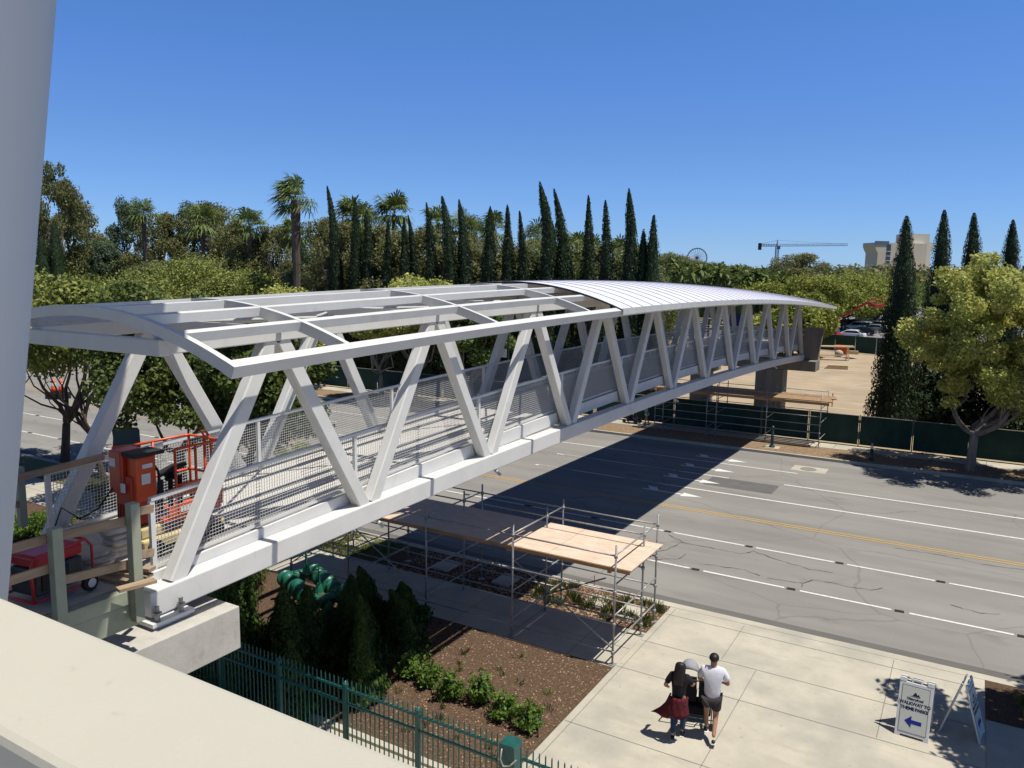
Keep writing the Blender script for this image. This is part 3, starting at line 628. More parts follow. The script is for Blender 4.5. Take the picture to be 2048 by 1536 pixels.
def cloth_pile(name,x,y,z,nl,sx,sy,label,seed):
    rg=np.random.default_rng(seed); mb=MB(); zz=0
    for i in range(nl):
        h=.07+.03*rg.random(); n=22; vs=[];dx,dy=rg.normal()*.02,rg.normal()*.02;rot=rg.normal()*.08
        prof=[(.90,0),(1.,.25),(1.03,.5),(1.,.8),(.88,1.),(.0,1.06)]
        for r,t in prof:
            for k in range(n):
                a=2*math.pi*k/n; ca,sa=math.cos(a),math.sin(a); q=1/max(abs(ca),abs(sa))**.8; w_=1+.035*math.sin(5*a+i*2)+.02*rg.normal()
                X=ca*q*sx/2*r*w_;Y=sa*q*sy/2*r*w_
                vs.append((x+dx+X*math.cos(rot)-Y*math.sin(rot),y+dy+X*math.sin(rot)+Y*math.cos(rot),z+zz+h*t+.012*math.sin(3*X/sx*6+i)*(t>.9)))
        mb.add(vs,[(j*n+k,j*n+(k+1)%n,(j+1)*n+(k+1)%n,(j+1)*n+k) for j in range(len(prof)-1) for k in range(n)]); zz+=h*.94
    return tag(mb.build(name,canvas,None,smooth=True),label,'cloth','folded tarpaulins on the landing')
g=gp(182,1140,LZ); cloth_pile('folded_tarpaulin',g[0],g[1],LZ+.005,4,.50,.40,'grey folded tarpaulins stacked behind the timber rail, next to the red generator',2)
g=gp(238,1112,LZ); cloth_pile('folded_tarpaulin',g[0]-.05,g[1]+.05,LZ+.005,5,.30,.42,'crumpled paler tarpaulins stacked behind the post nearest the lift',5)
for i,(a,b,c,d) in enumerate(((205,1150,285,1168),(215,1140,300,1150),(235,1180,310,1160),(225,1130,305,1140))):
    p=gp(a,b,LZ+.05+.03*i);q=gp(c,d,LZ+.05+.03*i); tag(MB().bar((p[0],p[1],LZ+.025+.042*i),(q[0],q[1],LZ+.025+.042*i),.13,.038).build('loose_plank',lumberg),['lowest loose plank lying on the landing deck','second loose plank lying on the landing deck','third loose plank, reaching toward the bearing','topmost loose plank on the landing deck'][i],'plank','loose planks on the landing')
# cable hanging from the lift to the landing
# personnel lift on the deck
DZ=5.19
lf=empty('personnel_lift',(-1.15,.82,DZ),R(0),'orange personnel lift with a red cabinet and basket standing on the bridge deck','lift')
mb=MB(); mb.box((-.38,-.62,.10),(.38,.78,.26)); mb.box((-.34,-.60,.262),(.30,-.22,.42)); mb.build('chassis',tanm,lf,local=True,bevel=.03)
for sx in (-.40,.40):
    for y in (-.45,.6): MB().lathe([(.02,-.04),(.115,-.04),(.125,-.02),(.125,.02),(.115,.04),(.02,.04)],(sx,y,.127),16,'x').build('wheel',blackm,lf,local=True)
MB().box((-.20,-.64,.43),(.16,-.34,1.18)).build('mast',orange2,lf,local=True,bevel=.025)
MB().box((-.28,-.68,.90),(.02,-.30,1.53)).build('cabinet',orange2,lf,local=True,bevel=.03)
MB().box((.03,-.60,.80),(.24,-.28,1.45)).build('cabinet_door',orange,lf,local=True,bevel=.02)
MB().box((-.05,-.66,1.46),(.32,-.18,1.52)).build('tool_tray',blackm,lf,local=True,bevel=.015)
MB().box((.02,-.7,.95),(.1,-.682,1.08)).build('name_plate',signw,lf,local=True)
mb=MB(); z=.50
for zz in (.95,1.5):
    mb.tube([(-.36,-.25,zz),(-.36,.66,zz),(-.33,.74,zz),(.33,.74,zz),(.36,.66,zz),(.36,-.05,zz)],.021,8)
mb.tube([(-.36,-.55,1.52),(-.36,-.25,1.5)],.021,8)
for x,y in ((-.36,.1),(-.36,.74),(.36,.74),(.36,.3),(0,.745),(.36,-.05)): mb.tube([(x,y,z),(x,y,1.5)],.021,8)
mb.tube([(-.02,.74,.6),(-.02,.78,1.48),(-.02,.72,1.60),(.12,.70,1.60),(.16,.74,1.48),(.16,.74,.6)],.02,8)
mb.build('basket_rail',orange,lf,local=True,smooth=True)
mb=MB(); mb.box((-.36,-.28,.44),(.36,.74,.50)); mb.box((.352,-.2,.502),(.372,.72,.66)); mb.box((-.36,.735,.502),(.36,.752,.66)); mb.box((.352,-.2,.80),(.37,.5,.92)); mb.build('basket_floor',orange,lf,local=True)
mb=MB()
for i in range(3): mb.tube([(.2,-.2+.16*i,.55),(.22,-.2+.16*i,1.05)],.035,8)
mb.tube([(.10,-.15,1.1),(.16,.05,1.18),(.2,.25,1.2)],[.05,.06,.03],8); mb.tube([(.12,-.05,1.0),(.14,.1,1.12)],[.03,.06],8); mb.box((.02,.0,1.02),(.26,.03,1.10))
mb.build('power_tools',blackm,lf,local=True)
mb=MB(); mb.box((.241,-.52,1.05),(.246,-.38,1.2)); mb.box((.241,-.5,1.28),(.246,-.34,1.34)); mb.box((-.24,-.686,1.3),(-.1,-.682,1.42)); mb.box((.373,.0,.54),(.378,.3,.62)); mb.build('decal',signw,lf,local=True)
mb=MB(); mb.tube([(.1,-.3,1.4),(.2,-.22,1.2),(.16,-.2,.9),(.05,-.26,.5)],.014,6); mb.tube([(.14,-.3,1.35),(.26,-.24,1.15),(.2,-.22,.8),(.1,-.26,.45)],.012,6); mb.build('hose',blackm,lf,local=True,smooth=True)
for k in range(6): MB().tube([(-.15+.06*k,-.648,.55),(-.15+.06*k,-.648,.75)],.006,4).build('vent_slot',blackm,lf,local=True)
mb=MB(); pts=[(-.2,-.66,1.0),(-.3,-.85,.7),(-.5,-1.0,.55),(-.6,-1.2,.75),(-.5,-1.4,.45)]; mb.tube(pts,.012,6); mb.build('cable',blackm,lf,local=True)
# ------------------------------------------------------------------ scaffolds
def scaffold(name,loc,xs,rows,pz,label,levels,heights,extra=None,pole_z=3.1,st=galv):
    o=empty(name,loc,0,label,'scaffold')
    for yi,y in enumerate(rows):
        for xi,x in enumerate(xs):
            mb=MB(); t=pole_z-.02*((xi+yi)%3); mb.tube([(x,y,Z1+.03),(x,y,t)],.026,8)
            for z in levels: mb.lathe([(.026,z-.05),(.048,z-.05),(.048,z+.03),(.026,z+.03)],(x,y,0),8)
            mb.build('pole',st,o,smooth=True)
            MB().box((x-.08,y-.08,Z1+.004),(x+.08,y+.08,Z1+.02)).build('base_plate',st,o)
    for y in rows:
        for a,b in zip(xs,xs[1:]):
            for z in levels: MB().tube([(a,y,z),(b,y,z)],.021,7).build('ledger',st,o,smooth=True)
    for x in xs:
        for a,b in zip(rows,rows[1:]):
            for z in heights: MB().tube([(x,a,z),(x,b,z)],.021,7).build('transom',st,o,smooth=True)
    return o
xs=[-8.2,-5.9,-3.12,-.42,2.36]; rows=[10.03,11.85,12.82]
s1=scaffold('scaffold',(-3,11.4,Z1),xs,rows,2.5,'steel tube scaffold with a plywood deck on the near sidewalk under the bridge',[.45,1.15,1.95,2.82],[.62,1.35,2.12,2.85])
for x0,x1 in ((-.42,2.36),(-5.9,-8.2),(-5.9,-3.12)):
    MB().tube([(x0,10.08,2.15),(x1,10.08,.5)],.019,7).build('diagonal_brace',galv,s1,smooth=True)
for x in (-.42,-8.0,-3.12): MB().tube([(x,11.85,.6),(x+2.5,10.1,2.2)],.019,7).build('diagonal_brace',galvd,s1,smooth=True)
PZ=2.49
pl=empty('plywood_platform',(-1.5,11.3,PZ),0,'bare plywood deck on timber joists lying on the near scaffold, half in the bridge shadow','platform')
for i,(a,b) in enumerate(((-7.9,-6.7),(-6.69,-4.3),(-4.29,-1.9),(-1.89,.52),(.53,2.72))):
    MB().box((a,10.10,PZ+.001*(i%2)),(b,12.26-.25*(i==0),PZ+.022+.001*(i%2))).build('plywood_sheet',ply,pl)
for y in (10.12,10.8,11.5,12.2): MB().box((-8.0,y-.02,PZ-.09),(2.68,y+.02,PZ-.002)).build('joist',lumber,pl)
MB().box((-7.9,10.075,PZ-.05),(2.7,10.098,PZ+.01)).build('edge_board',lumber,pl)
for x in xs:
    MB().box((x-.28,10.2,PZ-.19),(x-.20,12.7,PZ-.095)).build('bearer',lumber,pl)
xs2=[-7.1,-6.6,-3.95,-3.4,-.56,2.30]; rows2=[38.45,40.75]
s2=scaffold('scaffold',(-3.5,39.6,Z1),xs2,rows2,2.7,'longer steel tube scaffold with plank decking on the far sidewalk before the pier',[.5,.95,1.4,1.85],[.6,1.5,2.3],pole_z=3.15)
for a,b in zip(xs2,xs2[1:]):
    for y in rows2: MB().tube([(a,y,2.95),(b,y,2.95)],.02,6).build('ledger',galv,s2)
p2=empty('plank_platform',(-3.5,39.6,2.6),0,'row of timber planks laid on the far scaffold','platform')
for i in range(6):
    y=38.5+.42*i; MB().box((-7.6+.2*(i%2),y,2.66),(2.85-.12*(i%3),y+.34,2.71)).build('plank',lumberg if i%2 else lumber,p2)
MB().box((-7.5,38.42,2.50),(2.7,38.47,2.652)).build('edge_board',lumber,p2)
for x in xs2[::2]: MB().box((x-.05,38.3,2.5),(x+.05,41.0,2.60)).build('bearer',lumber,p2)
# ------------------------------------------------------------------ green picket fence and box
def picket(x0,x1,y,posts,label,zt=1.9,zb_=.15):
    o=empty('picket_fence',((x0+x1)/2,y,zb_),0,label,'fence')
    mb=MB()
    n=int((x1-x0)/.105)
    for i in range(n+1):
        x=x0+(x1-x0)*i/n; r=.009
        mb.add([(x-r,y-r,zb_),(x+r,y-r,zb_),(x+r,y+r,zb_),(x-r,y+r,zb_),(x-r,y-r,zt+.13),(x+r,y-r,zt+.13),(x+r,y+r,zt+.13),(x-r,y+r,zt+.13),(x,y,zt+.18)],[(0,1,5,4),(1,2,6,5),(2,3,7,6),(3,0,4,7),(4,5,8),(5,6,8),(6,7,8),(7,4,8)])
    mb.build('pickets',green,o)
    for z in (zt-.03,zt-.30,.35): MB().box((x0,y-.022,z-.02),(x1,y+.022,z+.02)).build('rail',green,o,bevel=.004)
    for x in posts:
        p=MB().box((x-.04,y-.04,.13),(x+.04,y+.04,zt+.06)).build('post',green,o,bevel=.006)
        MB().lathe([(.055,zt+.061),(.055,zt+.08),(.03,zt+.11),(.005,zt+.13)],(x,y,0),8).build('post_cap',green,p)
    return o
picket(-9.2,3.12,3.52,[-8.5,-6.8,-5.1,-3.4,-1.75,-.08,1.54],'dark green steel picket fence in the lower middle, left of the green control box')
picket(3.62,6.2,3.40,[5.3],'short end of the green picket fence to the right of the green control box')
o=empty('gate_control_box',(3.37,3.5,.13),0,'green metal control box with a grey conduit, standing in the picket fence','control box')
MB().box((3.23,3.37,.13),(3.51,3.65,2.02)).build('pillar',green,o,bevel=.012)
MB().tube([(3.30,3.355,1.95),(3.30,3.31,1.8),(3.36,3.3,1.7),(3.46,3.33,1.72),(3.56,3.36,1.84)],.014,7).build('conduit',galv,o,smooth=True)
# ------------------------------------------------------------------ back-flow valves
bf=empty('backflow_valves',(-5.9,8.6,Z1),R(-24),'green painted water valves with hand wheels among the dark shrubs','valve set')
mb=MB()
for y in (-.42,.42):
    mb.lathe([(.15,-.95),(.15,.95)],(0,y,.62),16,'x')
    for x in (-.95,-.5,-.15,.2,.55,.95): mb.lathe([(.15,x-.035),(.24,x-.035),(.24,x+.035),(.15,x+.035)],(0,y,.62),16,'x')
    mb.ell((.02,y,.70),(.28,.2,.22)); mb.ell((-.7,y,.66),(.2,.2,.22))
for x in (-1.0,1.0):
    mb.tube([(x,-.42,.62),(x,.42,.62)],.15,14); mb.tube([(x,0,.62),(x,0,-.05)],.15,14)
mb.build('pipework',green2,bf,local=True,smooth=True)
for x,y in ((-.72,.1),(.72,-.1)):
    mb=MB(); mb.tube([(x,y,.75),(x,y,1.0)],[.12,.06],10); mb.box((x-.05,y-.015,1.0),(x-.03,y+.015,1.28)); mb.box((x+.03,y-.015,1.0),(x+.05,y+.015,1.28)); mb.tube([(x,y,1.0),(x,y,1.52)],.016,6); mb.build('valve_stem',green2,bf,local=True)
    mb=MB(); n=18; mb.tube([(x+.17*math.cos(6.283*k/n),y+.17*math.sin(6.283*k/n),1.30) for k in range(n+1)],.013,6)
    for k in range(4): mb.tube([(x,y,1.30),(x+.17*math.cos(1.57*k),y+.17*math.sin(1.57*k),1.30)],.009,5)
    mb.build('hand_wheel',dgreen,bf,local=True)
tag(MB().box((-5.25,7.35,Z1),(-4.75,7.8,Z1+.28)).build('utility_box',conc,None,bevel=.02),'small pale concrete utility box among the dark shrubs by the valves','utility box')
tag(MB().tube([(.02,14.13,Z1),(.02,14.13,Z1+.35)],.012,6).build('marker_flag',redflag),'small red marker stake at the kerb behind the scaffold','marker flag')
# ------------------------------------------------------------------ street furniture
def bollard(x,y,h,label,lamp=False):
    o=empty('bollard',(x,y,Z1),0,label,'bollard','green bollards on the far kerb strip'); k=h/.95
    MB().lathe([(.16,0),(.16,.06),(.11,.1),(.085,.16),(.075,.5*k),(.09,.52*k),(.075,.56*k)],(0,0,0),16).build('base',dgreen,o,local=True,smooth=True)
    if lamp:
        for a in range(4): MB().tube([(.06*math.cos(1.57*a),.06*math.sin(1.57*a),.56*k),(.06*math.cos(1.57*a),.06*math.sin(1.57*a),.86*k)],.01,5).build('lamp_bar',dgreen,o,local=True)
        MB().lathe([(.035,.56*k),(.035,.86*k)],(0,0,0),10).build('lamp_glass',lampm,o,local=True)
    else: MB().lathe([(.074,.561*k),(.07,.82*k),(.1,.84*k)],(0,0,0),16).build('shaft',green,o,local=True)
    MB().lathe([(.10,.861*k),(.10,.90*k),(.06,.96*k),(.01,.99*k)],(0,0,0),14).build('cap',dgreen,o,local=True,smooth=True)
bollard(.1,37.2,1.15,'green bollard at the kerb below the far scaffold, standing on a concrete pad'); bollard(5.1,37.0,.98,'dark lantern bollard on the dry strip left of the big yellow-green tree',True)
sheet('bollard_pad',-.25,36.9,.5,37.6,Z1+.006,conc)
o=empty('street_sign',(-20.7,13.1,Z1),R(0),'back of a dark green street sign on a banded green post','street sign')
mb=MB(); mb.tube([(0,0,0),(0,0,2.95)],.038,10); mb.build('post',green,o,local=True)
mb=MB(); mb.lathe([(.10,0),(.10,.12),(.075,.2),(.075,1.25),(.055,1.3)],(0,0,0),14)
for i in range(9): mb.lathe([(.078,.3+.1*i),(.088,.32+.1*i),(.078,.34+.1*i)],(0,0,0),14)
mb.build('sleeve',green,o,local=True)
MB().lathe([(.02,2.951),(.06,3.0),(.03,3.1),(.05,3.16),(.01,3.3)],(0,0,0),10).build('finial',palmb,o,local=True)
mb=MB(); P=[(-.62,.0),(-.55,-.08),(.52,-.10),(.60,-.02),(.58,.7),(.50,.80),(-.52,.80),(-.62,.70),(-.58,.35)]
mb.add([(x*.93,-.045,1.86+z) for x,z in P]+[(x*.93,-.075,1.86+z) for x,z in P],[tuple(range(9)),tuple(range(9,18))[::-1]]+[(i,(i+1)%9,9+(i+1)%9,9+i) for i in range(9)]); pn=mb.build('sign_panel',mat('sign_back',(.006,.045,.05),.5,spec=.4),o,local=True); o.rotation_euler[2]=R(32)
# tall teal posts seen between the truss members
for i,(a,b,y,h,l) in enumerate(((1016,735,38.2,5.4,'teal street lamp post with a white plate behind the trusses'),(412,860,13.5,4.6,'teal street post beside the dark street tree left of the bridge'))):
    p=yp(a,b,y); o=empty('street_post',(p[0],y,Z1),0,l,'street post')
    MB().tube([(0,0,0),(0,0,h)],.07,10).build('post',dgreen if i==0 else green,o,local=True); MB().box((-.5,-.1,h*.68),(-.08,-.07,h*.68+.55)).build('plate',signw,o,local=True)
    MB().lathe([(.14,0),(.14,.3),(.08,.5)],(0,0,0),12).build('base',dgreen,o,local=True)
# sandwich boards
def wedge_sign(x,y,rz,label,texted):
    o=empty('sandwich_board',(x,y,Z1),rz,label,'sign','white folding sandwich boards on the plaza'); W,H,T=.62,1.14,.42
    an=math.atan2(T,H)
    for s,nm in ((-1,'front_panel'),(1,'rear_panel')):
        mb=MB(); 
        def P(x_,z_,t): # t: thickness offset outward
            return (x_, s*(T*(1-z_/H)*.78+.02)+s*t, z_*math.cos(an*.6))
        def slab(x0,x1,z0,z1,t0,t1):
            vs=[P(x0,z0,t0),P(x1,z0,t0),P(x1,z0,t1),P(x0,z0,t1),P(x0,z1,t0),P(x1,z1,t0),P(x1,z1,t1),P(x0,z1,t1)]
            mb.add(vs,[(0,3,2,1),(4,5,6,7),(0,1,5,4),(1,2,6,5),(2,3,7,6),(3,0,4,7)])
        slab(-W/2,W/2,.04,H*.93,0,.03); slab(-W/2,-W/2+.12,H*.93,H,0,.035); slab(W/2-.12,W/2,H*.93,H,0,.035); slab(-.1,.1,H*.965,H*1.0,0,.02); slab(-.1,-.07,H*.93,H*.965,0,.02); slab(.07,.1,H*.93,H*.965,0,.02)
        slab(-W/2,-W/2+.1,0,.04,0,.03); slab(W/2-.1,W/2,0,.04,0,.03)
        pnl=mb.build(nm,signw,o,local=True,bevel=.006)
        mb=MB(); slab(-W/2+.055,W/2-.055,.10,H*.88,.0305,.034); mb.build('face',navy,pnl,local=True)
        mb=MB(); slab(-W/2+.063,W/2-.063,.108,H*.872,.0345,.037); fc=mb.build('face',signf,pnl,local=True)
        if s==-1 or texted:
            sl_=math.atan2(T*.78,H*math.cos(an*.6)); ct=s
            def place(me,m,nm,cx,cz,par=fc):
                ob=bpy.data.objects.new(nm,me); me.materials.clear(); me.materials.append(m); COL.objects.link(ob); ob.parent=par
                base=Vector(P(cx,cz,.0385)); 
                if s==-1: rot=Matrix.Rotation(R(90)-sl_,4,'X')
                else: rot=Matrix.Rotation(R(180),4,'Z')@Matrix.Rotation(R(90)-sl_,4,'X')
                ob.matrix_local=Matrix.Translation(base)@rot
            def text(t,size,cz,m,nm,sp=1.):
                cu=bpy.data.curves.new(nm,'FONT'); cu.body=t; cu.size=size; cu.align_x='CENTER'; cu.align_y='CENTER'; cu.extrude=.0008; cu.space_character=sp; cu.offset=.0035
                tmp=bpy.data.objects.new(nm,cu); COL.objects.link(tmp); dg=bpy.context.evaluated_depsgraph_get(); me=bpy.data.meshes.new_from_object(tmp.evaluated_get(dg)); bpy.data.objects.remove(tmp); place(me,m,nm,0,cz)
            text('WALKWAY TO',.088,.665,navy,'lettering',.92); text('THEME PARKS',.088,.565,navy,'lettering',.88); text('Disneyland',.066,.755,navy,'lettering')
            def shape(polys,m,nm,cx,cz):
                mb=MB()
                for pl_ in polys:
                    n=len(pl_); mb.add([(a,b,0) for a,b in pl_]+[(a,b,.001) for a,b in pl_],[tuple(range(n))[::-1],tuple(range(n,2*n))]+[(i,(i+1)%n,n+(i+1)%n,n+i) for i in range(n)])
                ob=mb.build(nm,m,None); me=ob.data; bpy.data.objects.remove(ob); place(me,m,nm,cx,cz)
            shape([[(-.155,0),(-.03,.115),(-.03,.038),(.155,.038),(.155,-.038),(-.03,-.038),(-.03,-.115)]],blue,'arrow',0,.32)
            shape([[(-.06,-.03),(-.005,.05),(.05,-.03)],[(.02,-.03),(.05,.02),(.085,-.03)],[(-.09,-.045),(.09,-.045),(.09,-.038),(-.09,-.038)]],navy,'emblem',0,.85)
    return o
wedge_sign(8.72,10.80,R(-3),'white sandwich board facing the camera with a blue arrow pointing left',False)
wedge_sign(9.58,11.28,R(82),'white sandwich board seen edge-on, right of the one with the blue arrow',False)
# traffic cones on rubber bases
for i,(a,b) in enumerate(((109,797),(124,797))):
    p=gp(a,b,0); o=empty('traffic_cone',(p[0],p[1],0),0,('left','right')[i]+' one of the two orange traffic cones in the road beyond the left street tree','traffic cone','traffic cones in the road')
    MB().box((-.42,-.42,.0),(.42,.42,.45)).build('base',blackm,o,local=True)
    MB().lathe([(.24,.451),(.17,.8),(.10,1.15),(.05,1.4)],(0,0,0),14).build('cone',conem,o,local=True,smooth=True); MB().lathe([(.151,.93),(.118,1.12)],(0,0,0),14).build('reflective_band',signw,o,local=True)
# ------------------------------------------------------------------ screen fences
def screen_fence(pts,h,label,step=3.,posts=True,zb_=.14,cap=galv,wob=.03):
    p0=pts[0]; o=empty('screen_fence',(p0[0],p0[1],zb_),0,label,'fence'); o['_w']=(p0[0],p0[1],zb_)
    for (x0,y0),(x1,y1) in zip(pts,pts[1:]):
        L=math.hypot(x1-x0,y1-y0); n=max(1,round(L/step))
        for i in range(n):
            a=i/n;b=(i+1)/n; A=Vector((x0+(x1-x0)*a,y0+(y1-y0)*a,0)); B=Vector((x0+(x1-x0)*b,y0+(y1-y0)*b,0)); d=(B-A).normalized(); nn=Vector((-d.y,d.x,0)); A+=d*.05;B-=d*.05
            mb=MB(); m=10; vs=[]
            for j in range(m+1):
                q=A+(B-A)*j/m
                for z,w_ in ((zb_+.04,.3),(zb_+h*.35,1),(zb_+h*.7,1),(zb_+h,.1)): 
                    k=math.sin(j*1.3+i)*wob*w_+.5*wob*math.sin(j*2.7+z*3)*w_; vs.append((q.x+nn.x*k,q.y+nn.y*k,z))
            mb.add(vs,[(j*4+r_,j*4+4+r_,j*4+5+r_,j*4+1+r_) for j in range(m) for r_ in range(3)]); mb.build('screen_panel',screen,o,smooth=True)
            MB().tube([tuple(A+Vector((0,0,zb_+h+.015))),tuple(B+Vector((0,0,zb_+h+.015)))],.02,6).build('top_tube',cap,o)
        for i in range(n+1):
            q=i/n; x=x0+(x1-x0)*q;y=y0+(y1-y0)*q; MB().tube([(x,y,0),(x,y,zb_+h+.06)],.03,7).build('post',dgreen,o)
    return o
screen_fence([(-45.5,40.4),(-12,40.4)],1.65,'dark green screen fence in front of the cypress row, left part behind the trusses',3.)
screen_fence([(-11.9,40.45),(28,40.45)],1.65,'dark green screen fence along the far sidewalk, from under the bridge to the right edge',2.6)
screen_fence([(-14,104.2),(-6.3,102.6),(1.3,99.2)],2.1,'dark green screen fence closing the far end of the dirt lot',3.,zb_=.05)
# ------------------------------------------------------------------ trees
G1='cypress trees in the long row behind the screen fence'
tops=[(660,371,-.9,'tallest on the left, its tip bending left'),(706,395,-.3,'with a straight tip in front of the palm heads'),(737,420,-.3,'short one right of the pair beside the palms'),(773,440,0,'slim short one left of the yellow-green crowns'),(809,437,0,'slimmest and shortest, left of three close together'),(827,430,-.5,'tip hooked left, middle of three close together'),(854,405,-.6,'tip leaning left, right of three close together'),(892,391,-.9,'tall with its thin tip bent left, near the middle'),(924,398,-.7,'dense one just right of the tall bent one'),(975,413,-.1,'standing alone with a straight blunt tip'),(1021,410,0,'thick one with a split tip'),(1044,422,-.3,'thin one touching the split-tip cypress'),(1089,363,-1.,'highest of all, its tip bent far left'),(1125,376,-1.,'second highest, tip curling left'),(1174,390,-.3,'slim with a small knob at its tip'),(1213,400,-.3,'with a plain pointed tip, third from the right'),(1268,377,-.3,'tall and thick, second from the right'),(1303,431,0,'twin-topped last one at the right end of the row')]
for i,(a,v,bd,l) in enumerate(tops):
    p=yp(a-bd*7,v,46+(i%3)*.5); cypress(p[0]-bd*.2,46+(i%3)*.5,p[2],(1.12 if i not in(3,4,5,6,11,14) else .85)*(.85+.07*(i*7%5)),(bd,.2*math.sin(i)),100+i,'dark cypress '+l,G1,twin=1 if i==17 else 0,low=1.25,n=4600,rough=.12+.03*(i%4),tilt=.25*math.sin(i*2.3))
# dark undergrowth closing the feet of the row
rg=np.random.default_rng(5); cl=[(np.array([x,47.6+.6*rg.random(),.4+3.2*rg.random()]),1.3) for x in np.arange(-42,-10.3,.75)]
V,Fq=foliage(cl,9000,.34,rg); tag(npmesh('cypress_hedge',V,Fq,LC),'dark hedge filling the gaps at the foot of the cypress row','hedge',kind='stuff')
G2='cypress trees on the right'
for i,(a,v,y,r_,l) in enumerate(((1818,432,44.5,1.32,'big dark cypress at the edge of the dirt lot, nearest the hotel'),(1893,420,50,1.22,'cypress rising behind the yellow-green tree, first to the right of the big one'),(1953,426,50,1.22,'cypress behind the top of the yellow-green tree'),(2031,440,50,1.22,'cypress at the right edge of the photo'))):
    p=yp(a,v,y); cypress(p[0],y,p[2],r_,(-.12,0),140+i,l,G2,low=1.0,n=9000,size=.15,ex=.58,rough=.20)
rg=np.random.default_rng(6); cl=[(np.array([x,46.5+1.5*rg.random(),.2+4.4*rg.random()]),1.2) for x in np.arange(6.6,26,.6)]
V,Fq=foliage(cl,11000,.32,rg); tag(npmesh('dark_hedge',V,Fq,LC),'dark hedge between the right cypresses behind the yellow-green tree','hedge',kind='stuff')
# big yellow-green tree on the far strip, right
broad('yellow_green_tree',9.5,37.45,11.9,5.0,LY,barkg,21,'large yellow-green street tree with pale limbs on the far strip at the right','street trees',base=.15,k=135,n=30000,size=.165,tr=.23,cr=.115,limbs=8,fork=.15,shell=.45,cx=.95,zlow=-.95)
broad('yellow_green_tree',15.8,37.3,7.5,4.0,LY,barkg,22,'street tree cut by the right edge, beyond the large yellow-green one','street trees',base=.12,k=50,n=15000,size=.19,tr=.25,cr=.2)
# near-side street trees
p=gp(130,925,.1); broad('street_tree',p[0],p[1],9.3,3.9,LO,bark,31,'dark forked street tree with a sparse low crown at the left, beside the column','street trees',base=.40,k=34,n=9500,size=.2,tr=.21,cr=.22,limbs=6,fork=.2,shell=.5)
broad('street_tree',-17.4,13.2,9.3,3.7,LD,bark,32,'dense street tree seen between the first far-side diagonals','street trees',base=.16,k=60,n=20000,size=.19,tr=.2,cr=.22,shell=.4)
broad('street_tree',-13.3,13.1,8.7,3.0,LD,bark,33,'street tree just right of the dense one, behind the first near diagonals','street trees',base=.16,k=50,n=17000,size=.19,tr=.17,cr=.22,shell=.4)
broad('street_tree',-23.2,13.5,8.9,3.1,LO,bark,34,'street tree whose top shows just above the front roof arch','street trees',base=.55,k=30,n=10000,size=.2,tr=.15,cr=.24,limbs=4)
# tree off the right edge whose leaves shade the sandwich boards
broad('street_tree',14.3,12.0,9.6,3.7,LY,barkg,35,'street tree just outside the right edge, dappling the plaza by the sandwich boards','street trees',base=.34,k=60,n=11000,size=.22,tr=.16,cr=.16)
# far-side street trees
for i,(a,v,y,r_,l) in enumerate(((830,533,38.1,3.5,'round yellow-green tree top in front of the cypress row, above the roof frame'),(950,562,37.9,2.9,'small yellow-green tree behind the near trusses, right of the round one'),(762,572,37.9,2.6,'small round tree top left of the round yellow-green one'),(590,562,37.6,3.6,'bushy olive tree top above the left part of the roof frame'))):
    p=yp(a,v,y); broad('street_tree',p[0],y,p[2],r_,LG if i==1 else LY,barkg,50+i,l,'street trees',base=.28,k=30,n=11000,size=.22,tr=.18,cr=.27)
# columnar junipers and shrubs by the valves
JT=[(-1.62,5.72,1.95,.36,'bright green column juniper at the fence, nearest the camera'),(-2.15,6.35,2.1,.34,'darker column juniper just behind the bright one'),(-3.3,5.2,2.4,.5,'tall juniper in shade left of the bright one'),(-4.2,4.3,2.9,.6,'juniper behind the pier cap, second from the left'),(-5.4,4.6,3.3,.6,'juniper with a lit top under the bridge chord'),(-6.6,5.6,3.2,.65,'juniper with a sunlit edge beside the pier cap'),(-4.4,6.2,1.7,.6,'juniper in full shade in front of the valves'),(-7.8,7.4,2.8,.6,'juniper left of the green valves'),(-3.4,7.3,1.5,.6,'low shaded juniper right of the valves'),(-2.9,8.6,1.2,.5,'small shaded juniper at the sidewalk edge'),(-4.3,8.9,1.4,.5,'shaded juniper at the right end of the valves'),(-8.8,5.9,3.0,.6,'juniper hidden mostly behind the near chord')]
JT+=[(-2.6,4.6,1.6,.5,'low juniper at the fence left of the bright one'),(-3.9,3.95,2.6,.55,'juniper at the fence, in shade beside the second fence post'),(-5.9,3.95,3.2,.6,'juniper behind the fence and pier cap corner'),(-7.4,4.4,3.3,.65,'juniper deepest behind the pier cap'),(-5.3,5.6,2.6,.6,'juniper in the middle of the dark group'),(-3.7,6.2,2.0,.6,'broad dark juniper behind the bright one'),(-2.7,7.0,1.5,.5,'low dark juniper right of the dark group'),(-4.0,8.1,1.5,.6,'dark juniper just right of the valve pipes'),(-7.2,6.6,1.9,.5,'dark juniper in front of the left valve'),(-3.2,9.2,1.1,.5,'low dark bush by the sidewalk under the scaffold'),(-2.1,7.9,1.0,.4,'smallest dark shrub at the shadow edge'),(-8.9,8.6,2.4,.6,'juniper at the far left of the valves')]
for i,(x,y,h,r_,l) in enumerate(JT): cypress(x,y,h,r_*.85,(rng.normal()*.1,rng.normal()*.1),200+i,l,'junipers under the bridge',low=1.5,z0=Z1,lm=LJ,name='juniper',n=6200 if i<7 else 3600,size=.095,cat='shrub',rough=.26)
